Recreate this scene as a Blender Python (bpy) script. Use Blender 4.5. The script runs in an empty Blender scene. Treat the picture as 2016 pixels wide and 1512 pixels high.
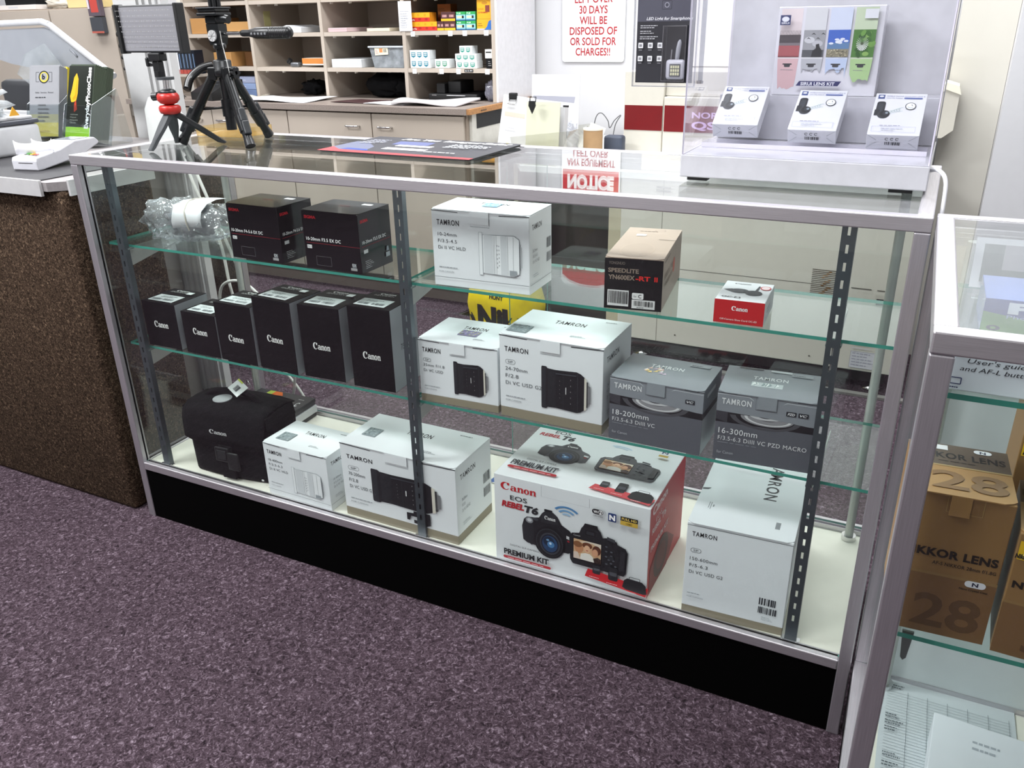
import bpy, bmesh, math, random
from mathutils import Matrix, Vector
random.seed(7)
SC = bpy.context.scene
COL = SC.collection
R = math.radians
# ------------------------------------------------------------------ camera, world, exposure
cam_d = bpy.data.cameras.new('camera'); cam = bpy.data.objects.new('camera', cam_d); COL.objects.link(cam)
cam.location = (1.78681, -1.29236, 1.23258)
cam.rotation_euler = (1.15688, 0.01906, 0.462585)
cam_d.sensor_fit = 'HORIZONTAL'; cam_d.sensor_width = 36.0; cam_d.lens = 1636.8 / 2016 * 36.0
cam_d.clip_start = 0.02; cam_d.clip_end = 60
SC.camera = cam
SC.view_settings.view_transform = 'Standard'; SC.view_settings.look = 'None'
SC.view_settings.gamma = 1.0; SC.view_settings.exposure = 0.30
SC.view_settings.use_curve_mapping = False
SC.cycles.transparent_max_bounces = 40
SC.cycles.max_bounces = 10; SC.cycles.glossy_bounces = 5; SC.cycles.diffuse_bounces = 4
SC.cycles.sample_clamp_indirect = 6
wd = bpy.data.worlds.new('world'); SC.world = wd; wd.use_nodes = True
wd.node_tree.nodes['Background'].inputs[0].default_value = (0.8, 0.85, 0.9, 1)
wd.node_tree.nodes['Background'].inputs[1].default_value = 0.2
CEIL = 2.75
LIGHTS = [(-2.6, 1.35, .75), (-1.0, 1.35, .75), (0.6, 1.25, .8), (1.75, 1.35, .75),
          (-0.8, -0.85, 1.95), (1.4, -0.9, .85), (-3.2, -1.2, 0.4), (-0.6, -2.9, 1.3)]
LPOWER = 41.0

# ------------------------------------------------------------------ materials
def lin(h):
    if isinstance(h, str):
        h = h.lstrip('#'); h = h if len(h) == 6 else ''.join(q + q for q in h); c = [int(h[i:i + 2], 16) / 255 for i in (0, 2, 4)]
    else: c = [v / 255 for v in h]
    return tuple(v / 12.92 if v <= .04045 else ((v + .055) / 1.055) ** 2.4 for v in c)
MC = {}
def newmat(name):
    m = bpy.data.materials.new(name); m.use_nodes = True
    return m, m.node_tree, m.node_tree.nodes['Principled BSDF']
def M(name, col='#888888', rough=.5, metal=0., spec=.5, var=0.04, scale=40, bump=0., stretch=None, coat=0., emit=None, es=1.0):
    if name in MC: return MC[name]
    m, nt, b = newmat(name); N = nt.nodes; L = nt.links
    c = lin(col)
    b.inputs['Roughness'].default_value = rough; b.inputs['Metallic'].default_value = metal
    b.inputs['Specular IOR Level'].default_value = spec
    if coat: b.inputs['Coat Weight'].default_value = coat; b.inputs['Coat Roughness'].default_value = .08
    tc = N.new('ShaderNodeTexCoord'); mp = N.new('ShaderNodeMapping'); L.new(tc.outputs['Object'], mp.inputs[0])
    if stretch: mp.inputs['Scale'].default_value = stretch
    nz = N.new('ShaderNodeTexNoise'); nz.inputs['Scale'].default_value = scale; nz.inputs['Detail'].default_value = 3
    L.new(mp.outputs[0], nz.inputs[0])
    mr = N.new('ShaderNodeMapRange'); mr.inputs[1].default_value = .3; mr.inputs[2].default_value = .7
    mr.inputs[3].default_value = 1 - var; mr.inputs[4].default_value = 1 + var
    L.new(nz.outputs[0], mr.inputs[0])
    mx = N.new('ShaderNodeMix'); mx.data_type = 'RGBA'; mx.blend_type = 'MULTIPLY'; mx.inputs[0].default_value = 1
    mx.inputs[6].default_value = (*c, 1); L.new(mr.outputs[0], mx.inputs[7]); L.new(mx.outputs[2], b.inputs['Base Color'])
    if bump:
        bp = N.new('ShaderNodeBump'); bp.inputs[0].default_value = bump; bp.inputs[1].default_value = .002
        L.new(nz.outputs[0], bp.inputs['Height']); L.new(bp.outputs[0], b.inputs['Normal'])
    if emit: b.inputs['Emission Color'].default_value = (*lin(emit), 1); b.inputs['Emission Strength'].default_value = es
    MC[name] = m; return m
def ink(h):
    return M('ink_' + str(h).lstrip('#'), h, .45, var=.01)
def glossink(h):
    return M('gloss_' + str(h).lstrip('#'), h, .15, var=.02)
def glassmat(name, tint, refl=.04, refl_col='#ffffff', rough=0.0, haze=0.0, hazecol='#e8ecef', crinkle=0):
    if name in MC: return MC[name]
    m = bpy.data.materials.new(name); m.use_nodes = True; nt = m.node_tree; N = nt.nodes; L = nt.links; N.clear()
    out = N.new('ShaderNodeOutputMaterial'); tr = N.new('ShaderNodeBsdfTransparent'); gl = N.new('ShaderNodeBsdfGlossy')
    tr.inputs[0].default_value = (*lin(tint), 1); gl.inputs[0].default_value = (*lin(refl_col), 1); gl.inputs['Roughness'].default_value = rough
    lw = N.new('ShaderNodeLayerWeight'); lw.inputs[0].default_value = .5
    pw = N.new('ShaderNodeMath'); pw.operation = 'POWER'; pw.inputs[1].default_value = 5; L.new(lw.outputs['Facing'], pw.inputs[0])
    ml = N.new('ShaderNodeMath'); ml.operation = 'MULTIPLY_ADD'; ml.inputs[1].default_value = 1 - refl; ml.inputs[2].default_value = refl
    L.new(pw.outputs[0], ml.inputs[0])
    mx = N.new('ShaderNodeMixShader'); L.new(ml.outputs[0], mx.inputs[0]); L.new(tr.outputs[0], mx.inputs[1]); L.new(gl.outputs[0], mx.inputs[2])
    if crinkle:
        vz = N.new('ShaderNodeTexVoronoi'); vz.inputs['Scale'].default_value = 60; t2 = N.new('ShaderNodeTexCoord'); L.new(t2.outputs['Object'], vz.inputs[0])
        bu = N.new('ShaderNodeBump'); bu.inputs[0].default_value = 1.0; bu.inputs[1].default_value = .01; L.new(vz.outputs[0], bu.inputs['Height']); L.new(bu.outputs[0], gl.inputs['Normal']); L.new(bu.outputs[0], lw.inputs['Normal'])
    last = mx.outputs[0]
    if haze:
        df = N.new('ShaderNodeBsdfDiffuse'); df.inputs[0].default_value = (*lin(hazecol), 1)
        nz = N.new('ShaderNodeTexNoise'); nz.inputs['Scale'].default_value = 25
        tc = N.new('ShaderNodeTexCoord'); L.new(tc.outputs['Object'], nz.inputs[0])
        mm = N.new('ShaderNodeMath'); mm.operation = 'MULTIPLY'; mm.inputs[1].default_value = haze * 2; L.new(nz.outputs[0], mm.inputs[0])
        m2 = N.new('ShaderNodeMixShader'); L.new(mm.outputs[0], m2.inputs[0]); L.new(last, m2.inputs[1]); L.new(df.outputs[0], m2.inputs[2]); last = m2.outputs[0]
    L.new(last, out.inputs[0]); MC[name] = m; return m
def carpetmat(name, cols, scale, bump=.6, rough=.95):
    if name in MC: return MC[name]
    m, nt, b = newmat(name); N = nt.nodes; L = nt.links
    tc = N.new('ShaderNodeTexCoord')
    n1 = N.new('ShaderNodeTexNoise'); n1.inputs['Scale'].default_value = scale; n1.inputs['Detail'].default_value = 6; n1.inputs['Roughness'].default_value = .75
    n1.inputs['Distortion'].default_value = 1.2
    L.new(tc.outputs['Object'], n1.inputs[0])
    cr = N.new('ShaderNodeValToRGB'); e = cr.color_ramp.elements
    pos = [.34, .47, .56, .68]
    e[0].position = pos[0]; e[0].color = (*lin(cols[0]), 1); e[1].position = pos[3]; e[1].color = (*lin(cols[3]), 1)
    for i in (1, 2):
        q = e.new(pos[i]); q.color = (*lin(cols[i]), 1)
    L.new(n1.outputs[0], cr.inputs[0])
    n2 = N.new('ShaderNodeTexNoise'); n2.inputs['Scale'].default_value = 3; L.new(tc.outputs['Object'], n2.inputs[0])
    mr = N.new('ShaderNodeMapRange'); mr.inputs[3].default_value = .82; mr.inputs[4].default_value = 1.18; L.new(n2.outputs[0], mr.inputs[0])
    mx = N.new('ShaderNodeMix'); mx.data_type = 'RGBA'; mx.blend_type = 'MULTIPLY'; mx.inputs[0].default_value = 1
    L.new(cr.outputs[0], mx.inputs[6]); L.new(mr.outputs[0], mx.inputs[7]); L.new(mx.outputs[2], b.inputs['Base Color'])
    bp = N.new('ShaderNodeBump'); bp.inputs[0].default_value = bump; bp.inputs[1].default_value = .004
    L.new(n1.outputs[0], bp.inputs['Height']); L.new(bp.outputs[0], b.inputs['Normal'])
    b.inputs['Roughness'].default_value = rough; b.inputs['Specular IOR Level'].default_value = .1
    MC[name] = m; return m

# ------------------------------------------------------------------ mesh builder
class MB:
    def __init__(s): s.v = []; s.f = []; s.mi = []; s.mats = []; s.sm = []
    def _m(s, m):
        if m not in s.mats: s.mats.append(m)
        return s.mats.index(m)
    def raw(s, vs, fs, m, mat=None, smooth=False):
        o = len(s.v); k = s._m(m)
        for p in vs: s.v.append(tuple(mat @ Vector(p)) if mat else tuple(p))
        for f in fs: s.f.append([o + i for i in f]); s.mi.append(k); s.sm.append(smooth)
        return s
    def bm(s, bm, m, mat=None, smooth=False):
        bm.verts.index_update()
        s.raw([v.co[:] for v in bm.verts], [[v.index for v in f.verts] for f in bm.faces], m, mat, smooth); bm.free(); return s
    def box(s, x0, x1, y0, y1, z0, z1, m, r=0, seg=2, mat=None, smooth=False):
        if r <= 0:
            vs = [(x, y, z) for x in (x0, x1) for y in (y0, y1) for z in (z0, z1)]
            return s.raw(vs, [(0, 1, 3, 2), (4, 6, 7, 5), (0, 4, 5, 1), (2, 3, 7, 6), (0, 2, 6, 4), (1, 5, 7, 3)], m, mat)
        b = bmesh.new(); bmesh.ops.create_cube(b, size=1, matrix=Matrix.Translation(((x0 + x1) / 2, (y0 + y1) / 2, (z0 + z1) / 2)) @ Matrix.Diagonal((x1 - x0, y1 - y0, z1 - z0, 1)))
        bmesh.ops.bevel(b, geom=b.edges[:], offset=min(r, .49 * min(x1 - x0, y1 - y0, z1 - z0)), segments=seg, profile=.5, affect='EDGES')
        return s.bm(b, m, mat, smooth or r > .004)
    def cyl(s, a, b, r0, m, r1=None, n=20, cap=True, smooth=True):
        a = Vector(a); b = Vector(b); r1 = r0 if r1 is None else r1; d = (b - a)
        q = d.to_track_quat('Z', 'Y').to_matrix()
        vs = []; 
        for c, r in ((a, r0), (b, r1)):
            for i in range(n):
                t = 2 * math.pi * i / n; vs.append(c + q @ Vector((r * math.cos(t), r * math.sin(t), 0)))
        fs = [(i, (i + 1) % n, n + (i + 1) % n, n + i) for i in range(n)]
        s.raw(vs, fs, m, None, smooth)
        if cap: s.raw(vs, [list(range(n))[::-1], list(range(n, 2 * n))], m)
        return s
    def lathe(s, prof, m, mat=None, n=24, ring=None):
        vs = []; fs = []
        for r, z in prof:
            for i in range(n):
                t = 2 * math.pi * i / n; vs.append((r * math.cos(t), r * math.sin(t), z))
        for k in range(len(prof) - 1):
            for i in range(n):
                j = (i + 1) % n; fs.append((k * n + i, k * n + j, (k + 1) * n + j, (k + 1) * n + i))
        fs.append(list(range(n))[::-1]); fs.append(list(range((len(prof) - 1) * n, len(prof) * n)))
        return s.raw(vs, fs, m, mat, True)
    def tube(s, pts, r, m, n=8, rs=None):
        P = [Vector(p) for p in pts]; vs = []; fs = []; up = Vector((0, 0, 1)); prev = None
        for k, p in enumerate(P):
            d = (P[min(k + 1, len(P) - 1)] - P[max(k - 1, 0)]).normalized()
            if prev is None:
                u = d.cross(up); u = u if u.length > .01 else d.cross(Vector((1, 0, 0)))
            else: u = prev - d * prev.dot(d)
            u.normalize(); prev = u; w = d.cross(u); rr = rs[k] if rs else r
            for i in range(n):
                t = 2 * math.pi * i / n; vs.append(p + (u * math.cos(t) + w * math.sin(t)) * rr)
        for k in range(len(P) - 1):
            for i in range(n):
                j = (i + 1) % n; fs.append((k * n + i, k * n + j, (k + 1) * n + j, (k + 1) * n + i))
        fs.append(list(range(n))[::-1]); fs.append(list(range((len(P) - 1) * n, len(P) * n)))
        return s.raw(vs, fs, m, None, True)
    def prism(s, poly, h0, h1, m, mat=None, axis='z', smooth=False):
        n = len(poly)
        def P(a, b, h): return {'z': (a, b, h), 'y': (a, h, b), 'x': (h, a, b)}[axis]
        vs = [P(a, b, h0) for a, b in poly] + [P(a, b, h1) for a, b in poly]
        s.raw(vs, [list(range(n))[::-1], list(range(n, 2 * n))] + [(i, (i + 1) % n, n + (i + 1) % n, n + i) for i in range(n)], m, mat, smooth); return s
    def build(s, name, parent=None, loc=None, rot=None, bevel=0):
        me = bpy.data.meshes.new(name); me.from_pydata(s.v, [], s.f)
        for m in s.mats: me.materials.append(m)
        me.polygons.foreach_set('material_index', s.mi); me.polygons.foreach_set('use_smooth', s.sm)
        me.validate(); me.update()
        if not any(True for _ in s.v): print('EMPTY', name)
        b = bmesh.new(); b.from_mesh(me)
        if not getattr(s, 'flat', False): bmesh.ops.recalc_face_normals(b, faces=[f for f in b.faces if True])
        b.to_mesh(me); b.free()
        o = bpy.data.objects.new(name, me); COL.objects.link(o)
        if parent: o.parent = parent
        if loc: o.location = loc
        if rot: o.rotation_euler = rot
        if bevel:
            mo = o.modifiers.new('bevel', 'BEVEL'); mo.width = bevel; mo.segments = 2; mo.limit_method = 'ANGLE'
        return o
def tag(o, label=None, cat=None, group=None, kind=None):
    if label: o['label'] = label
    if cat: o['category'] = cat
    if group: o['group'] = group
    if kind: o['kind'] = kind
    return o
def empty(name, loc=(0, 0, 0), rz=0, label=None, cat=None, group=None):
    o = bpy.data.objects.new(name, None); COL.objects.link(o); o.location = loc; o.rotation_euler = (0, 0, R(rz)); o.empty_display_size = .05
    return tag(o, label, cat, group)
def struct(o): o['kind'] = 'structure'; return o

# ------------------------------------------------------------------ printed art (flat marks on a face)
TC = {}
def textmesh(s, bold=0., shear=0.):
    sp = 1.0
    if s == 'TAMRON': bold = .014; sp = 1.14
    elif 'mm' in s or s.startswith(('F/', 'Di', 'NIKKOR')): sp = 1.08
    k = (s, bold, shear)
    if k in TC: return TC[k]
    cu = bpy.data.curves.new('t', 'FONT'); cu.body = s; cu.offset = bold; cu.shear = shear; cu.resolution_u = 3; cu.space_character = sp; cu.fill_mode = 'FRONT'
    o = bpy.data.objects.new('t', cu); me = bpy.data.meshes.new_from_object(o)
    vs = [(v.co.x, v.co.y) for v in me.vertices]; fs = [tuple(p.vertices) for p in me.polygons]
    x0 = min(v[0] for v in vs); x1 = max(v[0] for v in vs)
    vs = [(v[0] - x0, v[1]) for v in vs]; w = x1 - x0
    bpy.data.objects.remove(o); bpy.data.curves.remove(cu); bpy.data.meshes.remove(me)
    TC[k] = (vs, fs, w); return TC[k]
CAP = .727
class Art:
    def __init__(s, W, H): s.W = W; s.H = H; s.it = []
    def mesh(s, vs, fs, c): s.it.append((vs, fs, c)); return s
    def poly(s, pts, c, f=True):
        if f: pts = [(a * s.W, b * s.H) for a, b in pts]
        return s.mesh(pts, [list(range(len(pts)))], c)
    def rect(s, x, y, w, h, c): return s.poly([(x, y), (x + w, y), (x + w, y + h), (x, y + h)], c)
    def rrect(s, x, y, w, h, c, r=.3):
        X, Y, W, H = x * s.W, y * s.H, w * s.W, h * s.H; q = r * min(W, H); pts = []
        for cx, cy, a in ((X + W - q, Y + q, -90), (X + W - q, Y + H - q, 0), (X + q, Y + H - q, 90), (X + q, Y + q, 180)):
            for i in range(5): t = R(a + 22.5 * i); pts.append((cx + q * math.cos(t), cy + q * math.sin(t)))
        return s.poly(pts, c, False)
    def outline(s, x, y, w, h, c, t=.0006, r=.3):
        X, Y, W, H = x * s.W, y * s.H, w * s.W, h * s.H; 
        def rr(X, Y, W, H, q):
            pts = []
            for cx, cy, a in ((X + W - q, Y + q, -90), (X + W - q, Y + H - q, 0), (X + q, Y + H - q, 90), (X + q, Y + q, 180)):
                for i in range(5): tt = R(a + 22.5 * i); pts.append((cx + q * math.cos(tt), cy + q * math.sin(tt)))
            return pts
        q = max(r * min(W, H), t * 1.01); a = rr(X, Y, W, H, q); b = rr(X + t, Y + t, W - 2 * t, H - 2 * t, q - t); n = len(a)
        return s.mesh(a + b, [(i, (i + 1) % n, n + (i + 1) % n, n + i) for i in range(n)], c)
    def ell(s, x, y, rx, ry, c, n=28, rot=0):   # radii in metres
        cx, cy = x * s.W, y * s.H; ca, sa = math.cos(R(rot)), math.sin(R(rot))
        return s.poly([(cx + rx * math.cos(t) * ca - ry * math.sin(t) * sa, cy + rx * math.cos(t) * sa + ry * math.sin(t) * ca) for t in [2 * math.pi * i / n for i in range(n)]], c, False)
    def arc(s, x, y, ro, ri, a0, a1, c, n=20, sy=1., dx=0.):
        cx, cy = x * s.W, y * s.H; vs = []
        for i in range(n + 1):
            t = R(a0 + (a1 - a0) * i / n); vs.append((cx + ro * math.cos(t), cy + ro * sy * math.sin(t)))
            vs.append((cx + dx + ri * math.cos(t), cy + ri * sy * math.sin(t)))
        return s.mesh(vs, [(2 * i, 2 * i + 2, 2 * i + 3, 2 * i + 1) for i in range(n)], c)
    def text(s, t, x, y, w=None, h=None, c='#101014', bold=0., shear=0., rot=0, sp=None):
        vs, fs, tw = textmesh(t, bold, shear)
        h_ = h * s.H if h else None; w_ = w * s.W if w else None
        sy = (h_ / CAP) if h_ else w_ / tw; sx = (w_ / tw) if w_ else sy
        X, Y = x * s.W, y * s.H; ca, sa = math.cos(R(rot)), math.sin(R(rot))
        return s.mesh([(X + a * sx * ca - b * sy * sa, Y + a * sx * sa + b * sy * ca) for a, b in vs], fs, c)
    def micro(s, x, y, w, h, n, c='#777777', seed=1):
        rn = random.Random(seed); lh = h / n
        for i in range(n):
            yy = y + h - (i + 1) * lh; ww = w * (.55 + .45 * rn.random()); xx = x
            while xx < x + ww:
                q = w * (.05 + .13 * rn.random()); s.rect(xx, yy + lh * .3, min(q, x + ww - xx), lh * .34, c); xx += q + w * .03
        return s
    def bars(s, x, y, w, h, c='#15151a', seed=3, n=30):
        rn = random.Random(seed); xx = x
        while xx < x + w:
            q = w / n * (.4 + 1.2 * rn.random()); s.rect(xx, y, q, h, c); xx += q + w / n * (.4 + .9 * rn.random())
        return s
    def canon(s, x, y, w, h, c):
        """heavy wedge-serif word mark, x,y,w,h as fractions; h is the cap height"""
        X, Y, W, H = x * s.W, y * s.H, w * s.W, h * s.H; u = W / 4.75; xh = H * .68
        def arcs(cx, cy, rx, ry, ix, iy, dx, a0, a1, n=18, dy=0):
            vs = []
            for i in range(n + 1):
                t = R(a0 + (a1 - a0) * i / n)
                vs += [(X + cx + rx * math.cos(t), Y + cy + ry * math.sin(t)), (X + cx + dx + ix * math.cos(t), Y + cy + dy + iy * math.sin(t))]
            s.mesh(vs, [(2 * i, 2 * i + 2, 2 * i + 3, 2 * i + 1) for i in range(n)], c)
        def P(pts): s.poly([(X + a, Y + b) for a, b in pts], c, False)
        arcs(.62 * u, H * .5, .62 * u, H * .54, .36 * u, H * .44, .12 * u, 52, 322)
        P([(.95 * u, H * 1.03), (1.2 * u, H * .95), (1.16 * u, H * .62), (.92 * u, H * .66), (.84 * u, H * .84)])
        # a
        o = 1.28 * u
        P([(o + .5 * u, 0), (o + .78 * u, 0), (o + .78 * u, xh * .78), (o + .62 * u, xh), (o + .5 * u, xh * .9)])
        P([(o + .06 * u, xh * .72), (o + .2 * u, xh), (o + .62 * u, xh), (o + .62 * u, xh * .86), (o + .28 * u, xh * .86), (o + .22 * u, xh * .68)])
        arcs(o + .34 * u, xh * .3, .34 * u, xh * .32, .14 * u, xh * .2, .06 * u, 0, 360)
        P([(o + .7 * u, 0), (o + .92 * u, 0), (o + .92 * u, xh * .14), (o + .7 * u, xh * .2)])
        for o in (2.22 * u, 3.85 * u):   # n
            P([(o, 0), (o + .36 * u, 0), (o + .36 * u, xh * .12), (o + .3 * u, xh * .14), (o + .3 * u, xh * 1.02), (o + .2 * u, xh * 1.02), (o - .04 * u, xh * .88), (o - .04 * u, xh * .8), (o + .06 * u, xh * .8), (o + .06 * u, xh * .13), (o, xh * .12)])
            P([(o + .3 * u, xh * .86), (o + .46 * u, xh * 1.02), (o + .62 * u, xh * 1.02), (o + .76 * u, xh * .86), (o + .76 * u, xh * .13), (o + .82 * u, xh * .12), (o + .82 * u, 0), (o + .48 * u, 0), (o + .48 * u, xh * .12), (o + .53 * u, xh * .14), (o + .53 * u, xh * .76), (o + .42 * u, xh * .8), (o + .3 * u, xh * .68)])
        o = 3.43 * u
        arcs(o, xh * .5, .36 * u, xh * .54, .13 * u, xh * .4, 0, 0, 360)
        return s
    def put(s, mb, mat, glossy=False, eps=.00025, step=.00006):
        """mat maps (x, y, z=out) of the face plane to the object"""
        for k, (vs, fs, c) in enumerate(s.it):
            m = c if not isinstance(c, str) else (glossink(c) if glossy else ink(c))
            mb.raw([(a, b, eps + step * k) for a, b in vs], fs, m, mat)
        return s
def FRONT(x=0, y=0, z=0): return Matrix(((1, 0, 0, x), (0, 0, -1, y), (0, 1, 0, z), (0, 0, 0, 1)))
def RIGHT(x=0, y=0, z=0): return Matrix(((0, 0, 1, x), (1, 0, 0, y), (0, 1, 0, z), (0, 0, 0, 1)))
def TOP(x=0, y=0, z=0): return Matrix(((1, 0, 0, x), (0, 1, 0, y), (0, 0, 1, z), (0, 0, 0, 1)))
def LEFT(x=0, y=0, z=0): return Matrix(((0, 0, -1, x), (-1, 0, 0, y), (0, 1, 0, z), (0, 0, 0, 1)))
def decal(name, art, mat, parent=None, glossy=False, thick=.0008, base='#f4f4f2', loc=None, rot=None):
    mb = MB(); mb.flat = True
    c = base if not isinstance(base, str) else ink(base)
    pts = [(0, 0), (art.W, 0), (art.W, art.H), (0, art.H)]
    mb.prism(pts, 0, thick, c, mat)
    art.put(mb, mat @ Matrix.Translation((0, 0, thick)), glossy)
    return mb.build(name, parent, loc, rot)
# ------------------------------------------------------------------ shared materials
WALL = M('wall_paint', '#cfcfd2', .75, var=.015, scale=6, bump=.1)
CEILM = M('ceiling_tile', '#dedcd6', .9, var=.03, scale=60)
CARPET = carpetmat('purple_carpet', ['#181216', '#3d3138', '#54464f', '#90828d'], 105)
BROWNC = carpetmat('brown_carpet', ['#0c0906', '#33271e', '#4e3f33', '#8a745f'], 150)
LAM = M('beige_laminate', '#b3a89c', .5, var=.02, scale=8)
LAMD = M('taupe_laminate', '#9a8d80', .55, var=.02, scale=8)
CTOP = M('speckled_countertop', '#8b8079', .4, var=.22, scale=220)
ALU = M('brushed_aluminium', '#c9c6ca', .40, metal=.86, var=.10, scale=18, stretch=(1, 60, 60))
ALUV = M('brushed_aluminium_upright', '#c0bdc2', .40, metal=.86, var=.10, scale=18, stretch=(60, 60, 1))
CHROME = M('chrome', '#d8d8d8', .12, metal=1)
STEEL = M('shelf_standard_steel', '#5d666b', .38, metal=.75, var=.06)
WHITEM = M('white_metal', '#dcdcd8', .45)
BLACKP = M('black_plastic', '#111214', .38, var=.05)
BLACKM = M('matte_black', '#0b0c0e', .6, var=.08)
KICK = M('black_laminate', '#010101', .7, spec=.05, var=.1)
DECK = M('white_laminate_deck', '#e4e2d6', .5, var=.02)
GLASS = glassmat('clear_glass', '#f9fcfb', .042)
GLASSV = glassmat('clear_pane', '#fbfdfc', .035)
SHELFG = glassmat('shelf_glass', '#f6fbf9', .045)
GEDGE = M('green_glass_edge', '#3f8f80', .15, var=.1, scale=30)
ACRYL = glassmat('acrylic', '#fbfbfd', .035)
MACH = M('cream_enamel', '#c6c2b7', .4, var=.015)
WHITEP = M('white_plastic', '#cbcbd1', .16)
SCREENW = M('white_backer', '#d3d3d8', .4)

# ------------------------------------------------------------------ the room
struct(MB().box(-5, 4.2, -3.6, 2.7, -.1, 0, CARPET).build('floor'))
struct(MB().box(-5, 4.2, -3.6, 2.7, CEIL, CEIL + .1, CEILM).build('ceiling'))
struct(MB().box(-5, 4.2, 2.62, 2.72, 0, CEIL, WALL).build('wall_back'))
struct(MB().box(-5.1, -5, -3.6, 2.62, 0, CEIL, WALL).build('wall_left'))
struct(MB().box(4.2, 4.3, -3.6, 2.62, 0, CEIL, WALL).build('wall_right'))
struct(MB().box(-5, 4.2, -3.7, -3.6, 0, CEIL, M('aisle_wall', '#b4b0b0', .8)).build('wall_front'))
# white partition on the right and a wall piece added forward to catch light
struct(MB().box(1.945, 3.6, 2.0, 2.12, 0, CEIL, M('partition_white', '#cacacd', .6, var=.01)).build('wall_partition'))
struct(MB().box(1.772, 1.944, 2.10, 2.62, 0, CEIL, M('added_piece_paint', '#c9c6bd', .7, var=.02, scale=5)).build('wall_added_piece'))
# ceiling lights
for i, (x, y, s) in enumerate(LIGHTS):
    f = MB(); f.box(x - .62, x + .62, y - .32, y + .32, CEIL - .03, CEIL, M('fixture_white', '#f0f0f0', .5))
    e = empty('ceiling_light', (0, 0, 0), 0, 'recessed fluorescent ceiling panel number by position %s' % ['behind far left counter', 'over shelf unit', 'over service desk', 'by right partition', 'over aisle in front', 'above the camera', 'far left aisle', 'far front aisle'][i], 'light', 'ceiling light panels')
    e['label'] = 'white fluorescent ceiling panel ' + ['above the far left cabinets', 'above the shelf unit', 'above the service desk', 'above the right partition', 'over the aisle carpet', 'above the right display case', 'over the far left aisle', 'over the front of the shop'][i]
    f.build('light_frame', e)
    g = MB(); g.box(x - .58, x + .58, y - .28, y + .28, CEIL - .036, CEIL - .031, M('lit_diffuser', '#ffffff', .5, emit='#f4f8ff', es=1.0)); g.build('diffuser', e)
    ld = bpy.data.lights.new('lamp', 'AREA'); ld.shape = 'RECTANGLE'; ld.size = 1.16; ld.size_y = .56; ld.energy = LPOWER * s; ld.color = (.97, .985, 1)
    lo = bpy.data.objects.new('lamp', ld); COL.objects.link(lo); lo.location = (x, y, CEIL - .045); lo.parent = e

# ------------------------------------------------------------------ glass display cases
def standard(mb, x, y, z0, z1, w=.021, flip=1):
    """slotted steel channel: web with real holes, two flanges"""
    p = .0276; hw = .0021; h = .0135; t = .0015
    mb.box(x - w / 2, x - hw, y - t, y, z0, z1, STEEL); mb.box(x + hw, x + w / 2, y - t, y, z0, z1, STEEL)
    z = z0; nxt = z0 + .045
    while nxt + h < z1:
        mb.box(x - hw, x + hw, y - t, y, z, nxt, STEEL); z = nxt + h; nxt += p
    mb.box(x - hw, x + hw, y - t, y, z, z1, STEEL)
    for q in (-1, 1): mb.box(x + q * w / 2 - (t if q > 0 else 0), x + q * w / 2 + (t if q < 0 else 0), y, y + .012, z0, z1, STEEL)
def pane(x0, x1, y0, y1, z0, z1, axis, mat=None, edge=None):
    """glass sheet: faces clear, the cut edges green"""
    mat = mat or GLASSV; edge = edge or GEDGE
    mb = MB(); c = [(x, y, z) for x in (x0, x1) for y in (y0, y1) for z in (z0, z1)]
    F = {'x': [(0, 1, 3, 2), (4, 6, 7, 5)], 'y': [(0, 4, 5, 1), (2, 3, 7, 6)], 'z': [(0, 2, 6, 4), (1, 5, 7, 3)]}
    for a in 'xyz': mb.raw(c, F[a], mat if a == axis else edge)
    return mb
def bracket(x, y0, y1, z):
    mb = MB(); mb.prism([(y0, z), (y0, z - .042), (y0 + .02, z - .045), (y1, z - .012), (y1, z)], x - .001, x + .001, M('bracket_steel', '#b9bcb8', .35, metal=.6), axis='x')
    mb.box(x - .012, x + .012, y0 + .004, y0 + .022, z - .004, z - .0005, M('bracket_pad', '#6f7c7a', .4))
    return mb
CW, CD, CH = 1.794, .48, .967
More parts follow.
